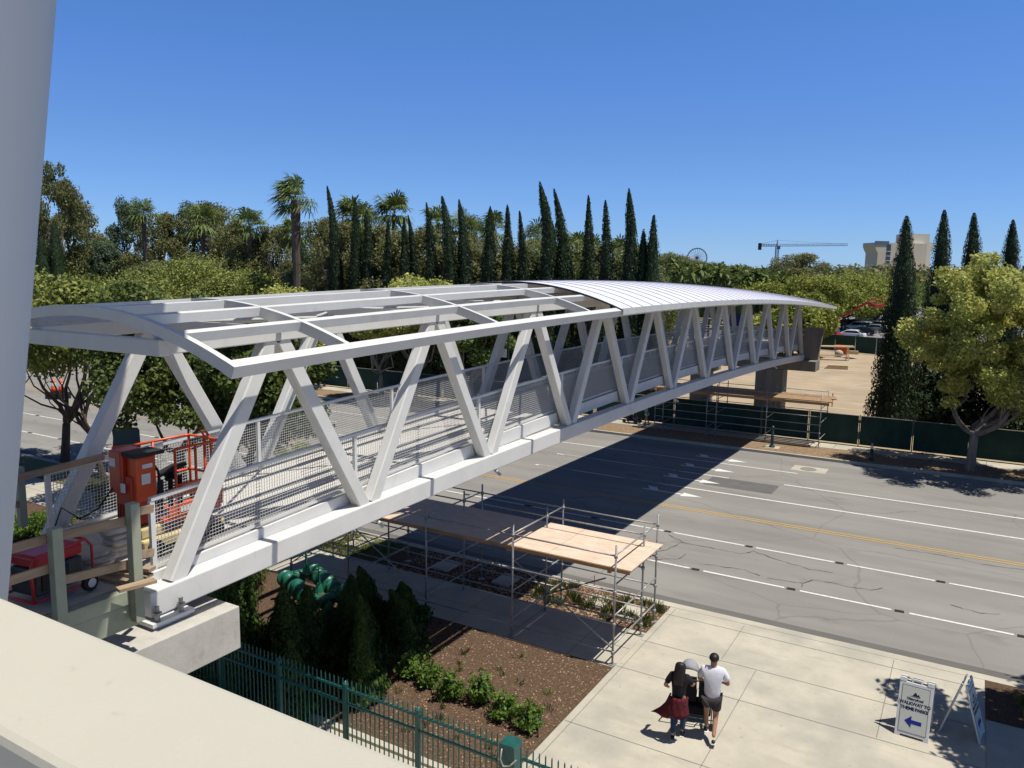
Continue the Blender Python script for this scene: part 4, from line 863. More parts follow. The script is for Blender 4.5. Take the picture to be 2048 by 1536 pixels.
for i,(x,y,h,l) in enumerate(((-1.38,7.05,.62,'small shrub at the left end of the planted row'),(-.78,6.95,.66,'second shrub of the row, dense and bright'),(-.05,6.72,.72,'third shrub of the row'),(.62,6.95,.80,'tallest shrub, in the middle of the row'),(1.30,6.72,.66,'fifth shrub of the row'),(1.98,6.62,.72,'last shrub of the row, nearest the plaza'))):
    rg=np.random.default_rng(300+i); o=empty('shrub',(x,y,Z1),0,'leafy green shrub, '+l,'shrub','row of shrubs in the planting bed')
    V=[];F_=[]
    mb=MB(); P=[];Nn=[]
    for k in range(46):
        d=unit(1,rg)[0]; d[2]=abs(d[2])+.35; d/=np.linalg.norm(d); tip=d*np.array([.40,.40,h])*(.55+.5*rg.random()); mb.tube([(0,0,0),tuple(tip*.5+np.array([0,0,.05])),tuple(tip)],[.012,.008,.004],5)
        for j in range(26): q=.35+.65*rg.random(); P.append(tip*q+rg.normal(size=3)*.04); dd=d+rg.normal(size=3)*.7; Nn.append(dd/np.linalg.norm(dd))
    mb.build('stems',bark,o,local=True); Vv,Ff=cards(np.array(P),np.array(Nn),.042,2.3,rg); npmesh('foliage',Vv,Ff,LS,o)
# low bushes on the left behind the landing
for i,(a,b,r_,l) in enumerate(((95,1075,.9,'leafy green bush below the landing, left of the green posts'),(40,1080,.7,'green bush at the left edge beside the column'),(230,1010,.5,'small bush behind the far mesh panel'),(600,930,.9,'yellow-green bush seen through the far mesh panel'))):
    g=gp(a,b,Z1); rg=np.random.default_rng(330+i); o=empty('bush',(g[0],g[1],Z1),0,l,'bush','bushes along the near sidewalk')
    cl=[(np.array([rg.normal()*r_*.45,rg.normal()*r_*.45,r_*(.3+.6*rg.random())]),r_*.4) for _ in range(14)]
    V,Fq=foliage(cl,2600,.075,rg); npmesh('foliage',V,Fq,LS if i<3 else LO,o); MB().tube([(0,0,-.05),(0,0,r_*.6)],[.03,.02],6).build('stems',bark,o,local=True)
# eucalyptus and other background trees: a few prototypes copied
def proto_euc(seed,h,r,lm,k,n,size,narrow=.6,base=.12,bm=barkg):
    rg=np.random.default_rng(seed); root=empty('eucalyptus_tree',(0,0,0)); cl=[]
    for i in range(k):
        t=base+(1-base)*rg.random()**.8; rr_=r*(math.sin(math.pi*min(1,(t-base)/(1-base)*.82+.14)))**.7; a=rg.random()*6.28; q=rr_*rg.random()**.45
        cl.append((np.array([q*math.cos(a),q*math.sin(a),h*t]),r*(.13+.15*rg.random())))
    V,Fq=foliage(cl,n,size,rg,flat=.8,asp=1.8,droop=.3); npmesh('crown',V,Fq,lm,root)
    mb=MB(); mb.tube([(0,0,-.3),(0,0,h*.2),(r*.05,0,h*.5),(0,0,h*.85)],[r*.09,r*.07,r*.05,.04],8)
    for i in range(9): c=cl[rg.integers(k)][0]; limb(mb,(0,0,min(h*.55,c[2]*.6)),c,r*.045,.03,rg,.1,5,6)
    mb.build('trunk',bm,root,local=True,smooth=True); return root
PR=[proto_euc(1,16,5.5,LE,58,9000,.32),proto_euc(2,16,6.2,LE,66,9500,.32,bm=barkg),proto_euc(3,16,5.,LB,56,9000,.30),proto_euc(4,14,6.5,LW,60,10500,.30,base=.02)]
used=[False]*4
BT=[ # column, top row, distance, prototype, width factor, label
(112,328,118,0,.50,'tallest eucalyptus, rising beside the column at the left'),(142,405,126,0,.8,'broad eucalyptus right of the tallest one by the column'),(250,405,130,2,.6,'blue-green conifer-like tree left of the first tall palm'),(320,428,125,1,.85,'brownish eucalyptus right of the first tall palm'),(382,412,128,2,.75,'dark blue-green tree behind the second palm'),(425,408,126,1,.85,'broad-topped eucalyptus behind the second palm'),(470,445,112,1,.8,'brown eucalyptus between the second and third palm'),(545,455,104,1,.9,'eucalyptus left of the tall windblown palm'),(500,470,104,0,.8,'lower eucalyptus at the foot of the third palm'),(640,440,88,1,.7,'thin-topped eucalyptus right of the windblown palm'),(610,500,80,2,.8,'dark low tree below the windblown palm'),(200,485,120,2,1.,'far dark tree in the gap left of the palms'),
(690,450,76,1,.8,'eucalyptus between the first two cypresses'),(755,455,74,1,.8,'eucalyptus behind the third and fourth cypress'),(800,462,72,1,.9,'eucalyptus behind the slimmest cypress'),(872,458,72,1,.9,'eucalyptus behind the tall bent cypress'),(950,478,72,1,.9,'eucalyptus left of the lone straight cypress'),(998,480,72,0,.8,'eucalyptus behind the split-tip cypress'),(1065,482,72,1,.9,'eucalyptus left of the highest cypress'),(1105,490,70,3,.8,'green tree between the two highest cypresses'),(1150,488,70,3,.8,'green tree left of the knob-tipped cypress'),(1193,495,70,1,.8,'tree between the knob-tipped and the pointed cypress'),(1240,500,70,3,.8,'tree left of the tall thick cypress'),(1290,505,70,3,.7,'tree behind the twin-topped cypress'),
(1345,508,195,3,1.2,'olive tree just right of the cypress row'),(1388,522,190,3,1.2,'olive tree below the ferris wheel'),(1432,527,195,3,1.3,'olive tree right of the ferris wheel'),(1478,532,200,3,1.3,'olive tree left of the crane mast'),
(1597,508,190,1,1.6,'large feathery tree standing between the crane and the hotel'),(1648,530,215,2,1.2,'dark tree right of the large feathery one'),(1545,538,200,3,1.3,'grey-green tree at the foot of the crane'),
(150,505,126,3,1.1,'grey-green willow-like tree in the left middle distance'),(225,515,122,3,1.2,'grey-green bushy tree below the first tall palm'),(75,520,128,3,1.1,'grey-green tree behind the column edge'),(300,530,112,3,1.,'bushy tree right of the first palm trunk'),(420,520,98,0,.9,'low tree below the second palm'),(575,520,84,0,.8,'low tree at the foot of the windblown palm')]
for a,v,dist,k,wf,l in BT:
    x,y,z=far(a,dist,v); H=(14 if k==3 else 16)*1.02
    if not used[k]: o=PR[k]; used[k]=True
    else: o=copy_tree(PR[k])
    s=z/H; o.location=(x,y,0); o.scale=(max(s,.62)*wf,max(s,.62)*wf,s); o.rotation_euler=(0,0,rng.random()*6.28); tag(o,l,'tree','background trees beyond the road')
# roadside yellow-green trees on the left middle distance
for i,(a,v,dist,r_,l) in enumerate(((150,548,114,9.5,'yellow-green round tree on the far left, above the front roof arch'),(60,570,112,9,'yellow-green tree beside the column, lowest of the left group'),(370,518,92,8.2,'wide yellow-green crown above the left part of the roof frame'),(450,532,88,6.8,'yellow-green crown right of the wide one'),(520,545,82,5.2,'yellow-green crown left of the bushy olive one'))):
    x,y,z=far(a,dist,v); broad('yellow_green_tree',x,y,z,r_,LO,bark,70+i,l,'yellow-green trees across the road',base=.12,k=40,n=15000,size=.24,tr=.2,cr=.25,limbs=6)
# cypress pair on the far left
for i,(a,v,l) in enumerate(((108,442,'dark cypress in front of the tallest eucalyptus at the left'),(82,470,'shorter dark cypress at the edge of the column'))):
    x,y,z=far(a,110,v); cypress(x,y,z,1.9,(0,0),160+i,l,'cypress trees at the far left',n=3500)
# lot trees beyond the dirt lot
LT_=[(1725,556,165,10.5,'big green-yellow car park tree left of the tall cypress'),(1690,566,160,8.5,'car park tree in the middle of the group, beyond the lift'),(1618,585,118,4.6,'yellow car park tree above the end of the roof'),(1590,612,98,4.2,'low car park tree left of the concrete wall'),(1628,617,100,3.0,'yellow-tipped tree right above the concrete wall'),(1560,625,112,4.2,'car park tree seen through the last truss diagonals'),(1772,563,180,9,'greener tree beside the big cypress'),(1752,588,170,7,'green tree above the parked cars'),(1640,556,150,6.5,'far yellow-green tree below the hotel skyline'),(1600,560,165,6.,'far tree behind the end of the roof'),(1535,570,150,6,'far tree over the middle of the roof'),(1785,600,170,6,'dark green tree over the farthest cars'),(1695,596,152,6,'yellow tree just behind the orange lift boom')]
for i,(a,v,dist,r_,l) in enumerate(LT_):
    x,y,z=far(a,dist,v); broad('car_park_tree',x,y,z,r_,LF if i not in(6,7,11) else LG,bark,400+i,l,'car park trees beyond the dirt lot',base=.3 if dist<130 else .5,k=34,n=6000,size=.42,tr=.2,cr=.27,limbs=4)
# palms
PL=[(285,400,116,0,.0,'tall palm with a round head, first from the left'),(403,412,108,1,.0,'second palm from the left, in front of broad eucalyptus'),(497,422,102,1,.0,'third palm from the left with a small head'),(590,362,78,2,-.55,'tallest palm, its fronds blown to the left'),(586,440,88,1,.0,'small palm head behind the tallest palm trunk'),(706,397,78,2,.2,'palm head between the first two cypresses'),(728,412,84,1,.1,'palm right of the second cypress'),(788,392,80,2,.15,'full palm head above the fourth cypress'),(876,416,84,1,.1,'palm right of the cypress with the leaning tip'),(925,425,86,1,0,'palm behind the dense cypress'),(990,430,84,1,.1,'palm left of the split-tip cypress'),(1075,446,88,1,0,'palm left of the highest cypress'),(1108,455,90,0,0,'palm between the two highest cypresses'),(1155,470,88,1,0,'palm right of the second highest cypress'),(1188,476,90,0,0,'palm behind the knob-tipped cypress'),(1238,482,88,1,0,'palm right of the plain pointed cypress'),(1292,490,92,0,0,'palm behind the last cypress pair'),(952,445,92,0,0,'palm left of the lone straight cypress'),(820,470,84,0,0,'low palm between the close cypresses'),(660,440,90,0,0,'palm half hidden by the leftmost tall cypress')]
for i,(a,v,dist,k,wx,l) in enumerate(PL):
    x,y,z=far(a,dist,v); palm(x,y,z,500+i,l,'fan palms beyond the road',wind=(wx*.9,wx*.5) if wx<0 else (-.12,-.05),fr=(1.7,1.9,2.3)[k]*(dist/78),nf=(30,34,44)[k],tr=.2*dist/80 if i!=3 else .36,bulge=1.5 if i==3 else 1.2)
# distant palm grove: too many heads to count
rg=np.random.default_rng(77); V=[];n0=0
for i in range(150):
    a=1335+rg.random()*235; dist=150+rg.random()*90; x,y,z=far(a,dist,516+ (a-1335)*.10+rg.random()*24)
    h=z
    for k in range(26):
        d=unit(1,rg)[0]; L=2.0*(.7+.5*rg.random()); s_=np.cross(d,[0,0,1.]); s_=s_/(np.linalg.norm(s_)+1e-6)*.35; c=np.array([x,y,h-1.]); V+= [c,c+d*L*.6+s_,c+d*L+np.array([0,0,-.5]),c+d*L*.6-s_]
    V+=[(x-.22,y,0),(x+.22,y,0),(x+.18,y,h-1),(x-.18,y,h-1)]
tag(npmesh('palm_grove',[tuple(v) for v in V],np.arange(len(V)).reshape(-1,4),LP),'distant grove of dark fan palms on the skyline','palm grove',kind='stuff')
cl=[]
for i in range(520):
    a=-300+rg.random()*2700; dist=230+rg.random()*300; x,y,z=far(a,dist,540+rg.random()*12); cl.append((np.array([x,y,max(2,z*rg.uniform(.4,1)-2)]),dist*.016*(.7+.6*rg.random())))
V,Fq=foliage(cl,60000,2.0,rg); tag(npmesh('far_treeline',V,Fq,LE),'dark line of distant trees along the horizon','treeline',kind='stuff')
# ------------------------------------------------------------------ skyline: hotel, crane, wheel, coaster
x,y,z=far(1800,560,487); hz=z; d0=math.atan2(y-CAM[1],x-CAM[0]); ho=empty('hotel',(x,y,0),d0-R(90)+R(34),'beige hotel slab with a dark window strip on the skyline, behind the big cypress','hotel')
mb=MB(); W=18.5
P=[(-W,0),(-W,hz*.80),(-W-1.2,hz*.86),(-W-2.2,hz*.93),(-W-2.2,hz),(W-4,hz),(W-4,0)]
mb.add([(a,-6,b) for a,b in P]+[(a,7,b) for a,b in P],[tuple(range(7)),tuple(range(7,14))[::-1]]+[(i,7+i,7+(i+1)%7,(i+1)%7) for i in range(7)]); mb.build('front_wall',beige,ho,local=True)
MB().box((5,-3,0),(W-.5,12,hz*1.19)).build('lift_tower',beiged,ho,local=True)
mb=MB(); P=[(W-.4,0),(W-.4,hz*1.06),(W+4,hz*1.02),(W+4.2,hz*.93),(W+2.4,hz*.84),(W+2.2,0)]
mb.add([(a,-1,b) for a,b in P]+[(a,14,b) for a,b in P],[tuple(range(6)),tuple(range(6,12))[::-1]]+[(i,6+i,6+(i+1)%6,(i+1)%6) for i in range(6)]); mb.build('side_wing',beiged,ho,local=True)
MB().box((-W-2.4,-6.3,hz*.965),(-W+7,-5.9,hz*1.03)).build('roof',roofd,ho,local=True)
st=MB().box((-12.6,-6.2,0),(-10.0,-6.02,hz*.97)).build('window_strip',blueg,ho,local=True)
mb=MB()
for i in range(10): mb.box((-12.7,-6.32,hz*.09*i+.6),(-9.9,-6.21,hz*.09*i+1.0))
mb.build('spandrel',beiged,st,local=True)
MB().box((-7.6,-6.15,hz*.66),(.6,-6.02,hz*.71)).build('lettering',navy,ho,local=True); MB().lathe([(0.05,-6.2),(1.2,-6.2),(1.2,-6.03),(.05,-6.03)],(-3.5,0,hz*.76),8,'y').build('emblem',coast,ho,local=True)
MB().box((-9,-16,0),(20,-6.5,hz*.33)).build('podium',pinkw,ho,local=True)
x,y,z=far(1555,620,486); cr=empty('tower_crane',(x,y,0),math.atan2(y-CAM[1],x-CAM[0])-R(90),'grey blue tower crane on the skyline right of the ferris wheel','crane')
s_=620/1577.
def lattice(mb,p,q,w,n,t):
    p=Vector(p);q=Vector(q);d=(q-p).normalized(); u_=Vector((0,1,0)); v_=d.cross(u_).normalized()
    cs=[u_*w/2+v_*w/2,-u_*w/2+v_*w/2,-u_*w/2-v_*w/2,u_*w/2-v_*w/2]
    for c in cs: mb.tube([p+c,q+c],t,4)
    for i in range(n):
        a=p+(q-p)*i/n;b=p+(q-p)*(i+1)/n
        for k in range(4): mb.tube([a+cs[k],b+cs[(k+1)%4]],t*.6,4)
zj=z-4*s_
mb=MB(); lattice(mb,(0,0,0),(0,0,z-2),2.2,26,.28); mb.build('mast',craneb,cr,local=True)
mb=MB(); lattice(mb,(-12,0,zj),(0,0,zj),1.5,7,.22); mb.build('counter_jib',craneb,cr,local=True)
mb=MB(); lattice(mb,(1,0,zj),(122*s_,0,zj+1.5*s_),1.5,26,.13); mb.tube([(0,0,z+2),(45,0,zj+1)],.1,4); mb.tube([(0,0,z+2),(-11,0,zj+1)],.12,4); mb.build('jib',craneb,cr,local=True)
MB().box((-13.5,-1,zj-3.5),(-11,1,zj+1.5)).build('counterweight',greys,cr,local=True)
MB().tube([(0,0,z-2),(0,0,z+2.5)],[.9,.2],5).build('cat_head',craneb,cr,local=True); MB().box((-.2,-2.2,zj-3),(2.2,-1.2,zj-.6)).build('cab',craneb,cr,local=True)
x,y,z=far(1395,640,496); r_=19*640/1577; fw=empty('ferris_wheel',(x,y,z-r_),math.atan2(y-CAM[1],x-CAM[0])-R(90),'dark spoked ferris wheel half hidden behind the distant palms','ferris wheel')
mb=MB()
for rr in (r_,r_*.93): mb.tube([(rr*math.cos(6.283*k/36),0,rr*math.sin(6.283*k/36)) for k in range(37)],.22,5)
mb.build('rim',wheelm,fw,local=True)
for k in range(24): a=6.283*k/24; MB().tube([(0,0,0),(r_*math.cos(a),0,r_*math.sin(a))],.12,4).build('spoke',wheelm,fw,local=True)
x,y,z=far(1368,620,513); rc=empty('coaster_track',(x,y,0),math.atan2(y-CAM[1],x-CAM[0])-R(90),'red roller coaster track hump left of the ferris wheel','roller coaster')
mb=MB(); pts=[(-12+i*1.6,0,z-9+9*math.sin(math.pi*i/16)**.8) for i in range(17)]; mb.tube(pts,.35,5); mb.tube([(a,0,b-1.3) for a,b in [(p[0],p[2]) for p in pts]],.2,4); mb.build('track',coast,rc,local=True)
for p in pts[2::3]: MB().tube([p,(p[0],0,0)],.2,4).build('support',coast,rc,local=True)
# ------------------------------------------------------------------ dirt lot: plant and materials
def car(x,y,rz,m,label,L=4.6,H=1.45,W=1.82,suv=False,group='cars parked beyond the dirt lot'):
    o=empty('parked_car',(x,y,.03),rz,label,'car',group)
    if suv: low=[(-L/2,.35),(-L/2,.95),(-L/2+.1,1.02),(L/2-1.15,1.05),(L/2-.08,.92),(L/2,.6),(L/2,.32)]; cab=[(-L/2+.12,1.02),(-L/2+.32,H-.08),(-L/2+.6,H),(L/2-2.1,H),(L/2-1.75,H-.08),(L/2-1.1,1.05)]
    else: low=[(-L/2,.32),(-L/2,.82),(-L/2+.15,.92),(L/2-1.3,.93),(L/2-.12,.76),(L/2,.55),(L/2,.3)]; cab=[(-L/2+.35,.92),(-L/2+1.05,H-.06),(-L/2+1.35,H),(L/2-2.25,H),(L/2-1.95,H-.05),(L/2-1.15,.94)]
    def hull(pts,wb,wt,z0,z1):
        mb=MB();n=len(pts)
        def ww(z): t=(z-z0)/(z1-z0); return (wb+(wt-wb)*t)/2
        mb.add([(-ww(z),yy,z) for yy,z in pts]+[(ww(z),yy,z) for yy,z in pts],[tuple(range(n))[::-1],tuple(range(n,2*n))]+[(i,(i+1)%n,n+(i+1)%n,n+i) for i in range(n)]); return mb
    bd=hull(low,W,W*.94,.3,1.05).build('body',m,o,local=True,bevel=.07)
    hull(cab,W*.90,W*.74,.92,H).build('cabin',m,o,local=True,bevel=.05)
    g=hull([(a*.985,b) for a,b in [(cab[0][0]+.14,cab[0][1]+.03),(cab[1][0]+.1,H-.14),(cab[4][0]-.08,H-.14),(cab[5][0]-.16,cab[5][1]+.03)]],W*.925,W*.77,.92,H); g.build('side_windows',glass,o,local=True)
    mb=MB(); a,b=cab[4],cab[5]; mb.add([(-W*.36,a[0]+.03,a[1]-.02),(W*.36,a[0]+.03,a[1]-.02),(W*.42,b[0]+.02,b[1]+.06),(-W*.42,b[0]+.02,b[1]+.06)],[(0,1,2,3)]); mb.build('windscreen',glass,o,local=True)
    mb=MB(); a,b=cab[1],cab[0]; mb.add([(-W*.36,a[0]-.03,a[1]-.02),(W*.36,a[0]-.03,a[1]-.02),(W*.41,b[0]-.03,b[1]+.08),(-W*.41,b[0]-.03,b[1]+.08)],[(3,2,1,0)]); mb.build('rear_window',glass,o,local=True)
    for sx in (-1,1):
        for yy in (-L/2+.85,L/2-.85):
            wl=MB().lathe([(.05,-.1),(.3,-.1),(.33,-.07),(.33,.07),(.3,.1),(.05,.1)],(sx*(W/2-.08),yy,.33),18,'x').build('wheel',blackm,o,local=True); MB().lathe([(.02,-.11),(.19,-.11),(.19,.11),(.02,.11)],(sx*(W/2-.08),yy,.33),14,'x').build('rim',chrome,wl,local=True)
        MB().box((sx*W*.32-.18,L/2-.06,.6),(sx*W*.32+.18,L/2+.005,.74)).build('headlight',lampm,o,local=True); MB().box((sx*W*.36-.12,-L/2-.005,.68),(sx*W*.36+.12,-L/2+.05,.84)).build('tail_light',carr,o,local=True)
    return o
for a,v,rz,m,suv,l in ((1699,677,82,carw,False,'white saloon nearest the dirt lot fence'),(1722,670,82,card,False,'dark saloon just behind the nearest white one'),(1716,662,82,carw,True,'white four-wheel-drive behind the dark saloon'),(1745,664,83,cars_,False,'silver car showing its rear to the right of the dark saloon'),(1757,661,84,carw,True,'tall white van-like car at the right of the row'),(1690,657,84,card,True,'black four-wheel-drive at the back left of the row'),(1737,655,84,carw,False,'white car in the middle of the back row'),(1772,652,86,card,True,'dark car right of the tall white one'),(1770,644,86,carw,False,'white car at the far right beside the big cypress'),(1735,645,86,cars_,True,'silver four-wheel-drive farthest back under the trees'),(1645,676,80,carr,True,'red pickup truck just right of the concrete end wall')):
    p=gp(a,v,.03); car(p[0],p[1],R(rz),m,l,suv=suv,H=1.75 if suv else 1.42,L=5.0 if suv else 4.6)
def at(a,v,z=.02): return gp(a,v,z)
# boom lift
p=at(1640,712); p=(p[0],p[1]-8,0); bl=empty('boom_lift',(p[0]-3,p[1]+8,0),R(-58),'orange boom lift with its arm raised toward the right, before the car park trees','boom lift')
q0=Vector(yp(1672,640,p[1]+8)); q1=Vector(yp(1735,605,p[1]+8)); q2=Vector(yp(1752,612,p[1]+8)); b0=Vector((p[0]-3,p[1]+8,0)); Ri=Matrix.Rotation(R(58),3,'Z')
L_=lambda v: Ri@(Vector(v)-b0)
MB().box((-1.2,-1.8,.5),(1.2,1.8,1.3)).build('chassis',orange,bl,local=True,bevel=.08)
for sx in (-1.2,1.2):
    for yy in (-1.2,1.2): MB().lathe([(.1,-.2),(.45,-.2),(.5,-.15),(.5,.15),(.45,.2),(.1,.2)],(sx,yy,.5),16,'x').build('wheel',blackm,bl,local=True)
MB().box((-.9,-1.3,1.31),(.9,1.,2.1)).build('turret',orange,bl,local=True,bevel=.08)
MB().bar(L_(b0+Vector((0,0,2.))),L_(q0),.26,.28).build('lower_arm',orange2,bl,local=True); MB().bar(L_(q0),L_(q1),.24,.26).build('upper_arm',orange2,bl,local=True); MB().bar(L_(q1),L_(q2),.2,.25).build('jib_arm',orange2,bl,local=True)
mb=MB(); c=L_(q2)
for zz in (0,.45,.9): mb.tube([(c.x-.9,c.y-.5,c.z+zz),(c.x+.9,c.y-.5,c.z+zz),(c.x+.9,c.y+.5,c.z+zz),(c.x-.9,c.y+.5,c.z+zz),(c.x-.9,c.y-.5,c.z+zz)],.03,5)
for xx in (-.9,0,.9):
    for yy in (-.5,.5): mb.tube([(c.x+xx,c.y+yy,c.z-.05),(c.x+xx,c.y+yy,c.z+.9)],.03,5)
mb.box((c.x-.9,c.y-.5,c.z-.1),(c.x+.9,c.y+.5,c.z+.2)); mb.build('basket',orange2,bl,local=True)
# shipping containers and site office behind the trusses
for i,(a,b,v,h,m,l) in enumerate(((1470,1500,648,2.6,tealc,'dark blue container seen between the far diagonals, left one'),(1503,1528,648,2.6,tealc,'dark blue container seen between the far diagonals, right one'))):
    p=gp(a,v+10,0); q=gp(b,v+10,0); dd=Vector(q)-Vector(p); o=empty('shipping_container',p,math.atan2(dd.y,dd.x),l,'container','blue containers'); Lc=dd.length
    MB().box((0,0,.15),(Lc,2.4,h+.15)).build('body',m,o,local=True)
    mb=MB()
    for k in range(int(Lc/.6)): mb.box((.2+.6*k,-.05,.3),(.45+.6*k,-.004,h))
    mb.build('corrugation',m,o,local=True); MB().box((-.05,-.08,.0),(Lc+.05,2.45,.146)).build('base_frame',greys,o,local=True)
p=gp(1500,705,0); o=empty('job_trailer',(p[0]-4,p[1],0),R(8),'long white material trailer with dark openings beyond the far bridge end','trailer')
MB().box((-4,0,.6),(6,2.4,1.5)).build('body',signw,o,local=True,bevel=.04); MB().box((1.2,-.05,1.503),(3.4,2.2,2.6)).build('cabin',greys,o,local=True)
for xx in (-3,4.5): MB().lathe([(.1,-.15),(.45,-.15),(.45,.15),(.1,.15)],(xx,.1,.45),14,'y').build('wheel',blackm,o,local=True)
# rebar and scaffold frames
for i,(a,v,l) in enumerate(((1335,680,'brown timber and steel frame beside the end of the cypress row'),(1385,672,'brown steel frame behind the middle far diagonals'),(1425,668,'brown material rack left of the blue containers'))):
    p=gp(a,v,0); o=empty('material_rack',(p[0],p[1],0),R(10),l,'rack','material racks on the dirt lot')
    for x_ in (-2.4,0,2.4):
        for y_ in (-.6,.6): MB().bar((x_,y_,0),(x_,y_,2.6),.12,.12).build('post',bark,o,local=True)
    for z_ in (.8,1.6,2.4):
        for y_ in (-.6,.6): MB().bar((-2.6,y_,z_),(2.6,y_,z_),.1,.12).build('beam',bark,o,local=True)
        for k in range(4): MB().bar((-2.5,-.45+.3*k,z_+.12),(2.4-.2*k,-.45+.3*k,z_+.12),.2,.08).build('stored_plank',lumy,o,local=True)
# work table, timber, orange tub near the end wall
p=gp(1665,720,.02); o=empty('timber_trestle',(p[0],p[1],0.02),R(20),'pale timber trestle table stacked with boards beyond the concrete end wall','trestle')
for x_ in (-1.6,1.6):
    for y_ in (-.5,.5): MB().bar((x_,y_*1.3,0),(x_,y_*.6,1.5),.1,.1).build('leg',lumy,o,local=True)
for k in range(5): MB().bar((-2.2+.1*k,-.45+.22*k,1.56),(2.2,-.45+.22*k,1.58+.02*k),.18,.09).build('board',lumy,o,local=True)
MB().bar((-1.6,-.6,.6),(1.6,-.6,.6),.08,.1).build('brace',lumy,o,local=True)
p=gp(1683,711,.02); o=empty('orange_tub',(p[0],p[1],.02),0,'orange waste tub on the dirt right of the trestle','tub'); MB().prism([(-.7,-.5),(.7,-.5),(.7,.5),(-.7,.5)],.15,1.15).build('body',orange,o,local=True,bevel=.05); MB().box((-.78,-.58,1.152),(.78,.58,1.24)).build('rim',orange,o,local=True)
p=gp(1672,713,.02); rg=np.random.default_rng(9); tag(MB().ell((p[0]+.3,p[1],.42),(.5,.45,.42),10,6).build('white_sack',canvas,None,smooth=True),'bulky white sack between the trestle and the orange tub','sack')
for i,(a,v,l) in enumerate(((1672,738,'small stack of pale timber on the dirt'),(1697,708,'pale flat board bundle at the foot of the lot fence'))):
    p=gp(a,v,.02); o=empty('timber_stack',(p[0],p[1],.02),R(15),l,'timber stack','timber stacks on the dirt lot')
    for k in range(4): MB().box((-1.1+.1*k,-.35,.11*k),(1.1,.35-.1*k,.11*k+.10)).build('board',lumy,o,local=True)
for i,(a,v,l) in enumerate(((1664,813,'thin orange marker stake just behind the far scaffold'),(1692,703,'tall orange marker pole near the lot fence'))):
    p=gp(a,v,.02); tag(MB().bar((p[0],p[1],0),(p[0],p[1],1.0+i),.07,.07).build('marker_stake',orange),l,'stake','orange stakes')
# fallen branch at the lot edge
p=gp(1740,788,.05); rg=np.random.default_rng(15); mb=MB(); 
for k in range(5): mb.tube([(p[0],p[1]+.1*k,.1),(p[0]+.9,p[1]+.3*k-.4,.3),(p[0]+2.1,p[1]+.5*k-.8,.5)],[.05,.06,.08],5)
tag(mb.build('fallen_branch',bark),'dark fallen branch on the dirt beside the big cypress','branch')
# ------------------------------------------------------------------ people and strollers
def skinned(name,V,Eg,Rd,m,parent,sub=1):
    me=bpy.data.meshes.new(name); me.from_pydata(V,Eg,[]); me.materials.append(m); o=bpy.data.objects.new(name,me); COL.objects.link(o); o.parent=parent
    if not me.skin_vertices: 
        bpy.context.view_layer.objects.active=o
    md=o.modifiers.new('skin','SKIN'); md.use_smooth_shade=True
    if me.skin_vertices:
        L=me.skin_vertices[0].data
    else:
        import bmesh as _b; bm=_b.new(); bm.from_mesh(me); bm.verts.layers.skin.verify(); bm.to_mesh(me); bm.free(); L=me.skin_vertices[0].data
    for i,r_ in enumerate(Rd): L[i].radius=(r_,r_) if not isinstance(r_,tuple) else r_; L[i].use_root=(i==0)
    md2=o.modifiers.new('sub','SUBSURF'); md2.levels=sub; md2.render_levels=sub
    return o
def hand(V,E,Rd,wi,dirv,side,curl=.5):
    "palm and five fingers grown from the wrist vertex"
    w_=Vector(V[wi]); d=Vector(dirv).normalized(); s=Vector(side).normalized(); dn=Vector((0,0,-1))
    V.append(tuple(w_+d*.05)); Rd.append((.038,.02)); E.append((wi,len(V)-1)); pi=len(V)-1
    for k,(off_,ln) in enumerate(((-.03,.058),(-.011,.07),(.009,.066),(.027,.052))):
        V.append(tuple(w_+d*.088+s*off_)); Rd.append(.0105); E.append((pi,len(V)-1))
        V.append(tuple(w_+d*(.088+ln*.55)+s*off_+dn*ln*curl*.5)); Rd.append(.0095); E.append((len(V)-2,len(V)-1))
        V.append(tuple(w_+d*(.088+ln*.75)+s*off_+dn*ln*(curl*.5+.45))); Rd.append(.008); E.append((len(V)-2,len(V)-1))
    V.append(tuple(w_+d*.045-s*.045+dn*.012)); Rd.append(.011); E.append((pi,len(V)-1)); V.append(tuple(w_+d*.08-s*.052+dn*.03)); Rd.append(.009); E.append((len(V)-2,len(V)-1))
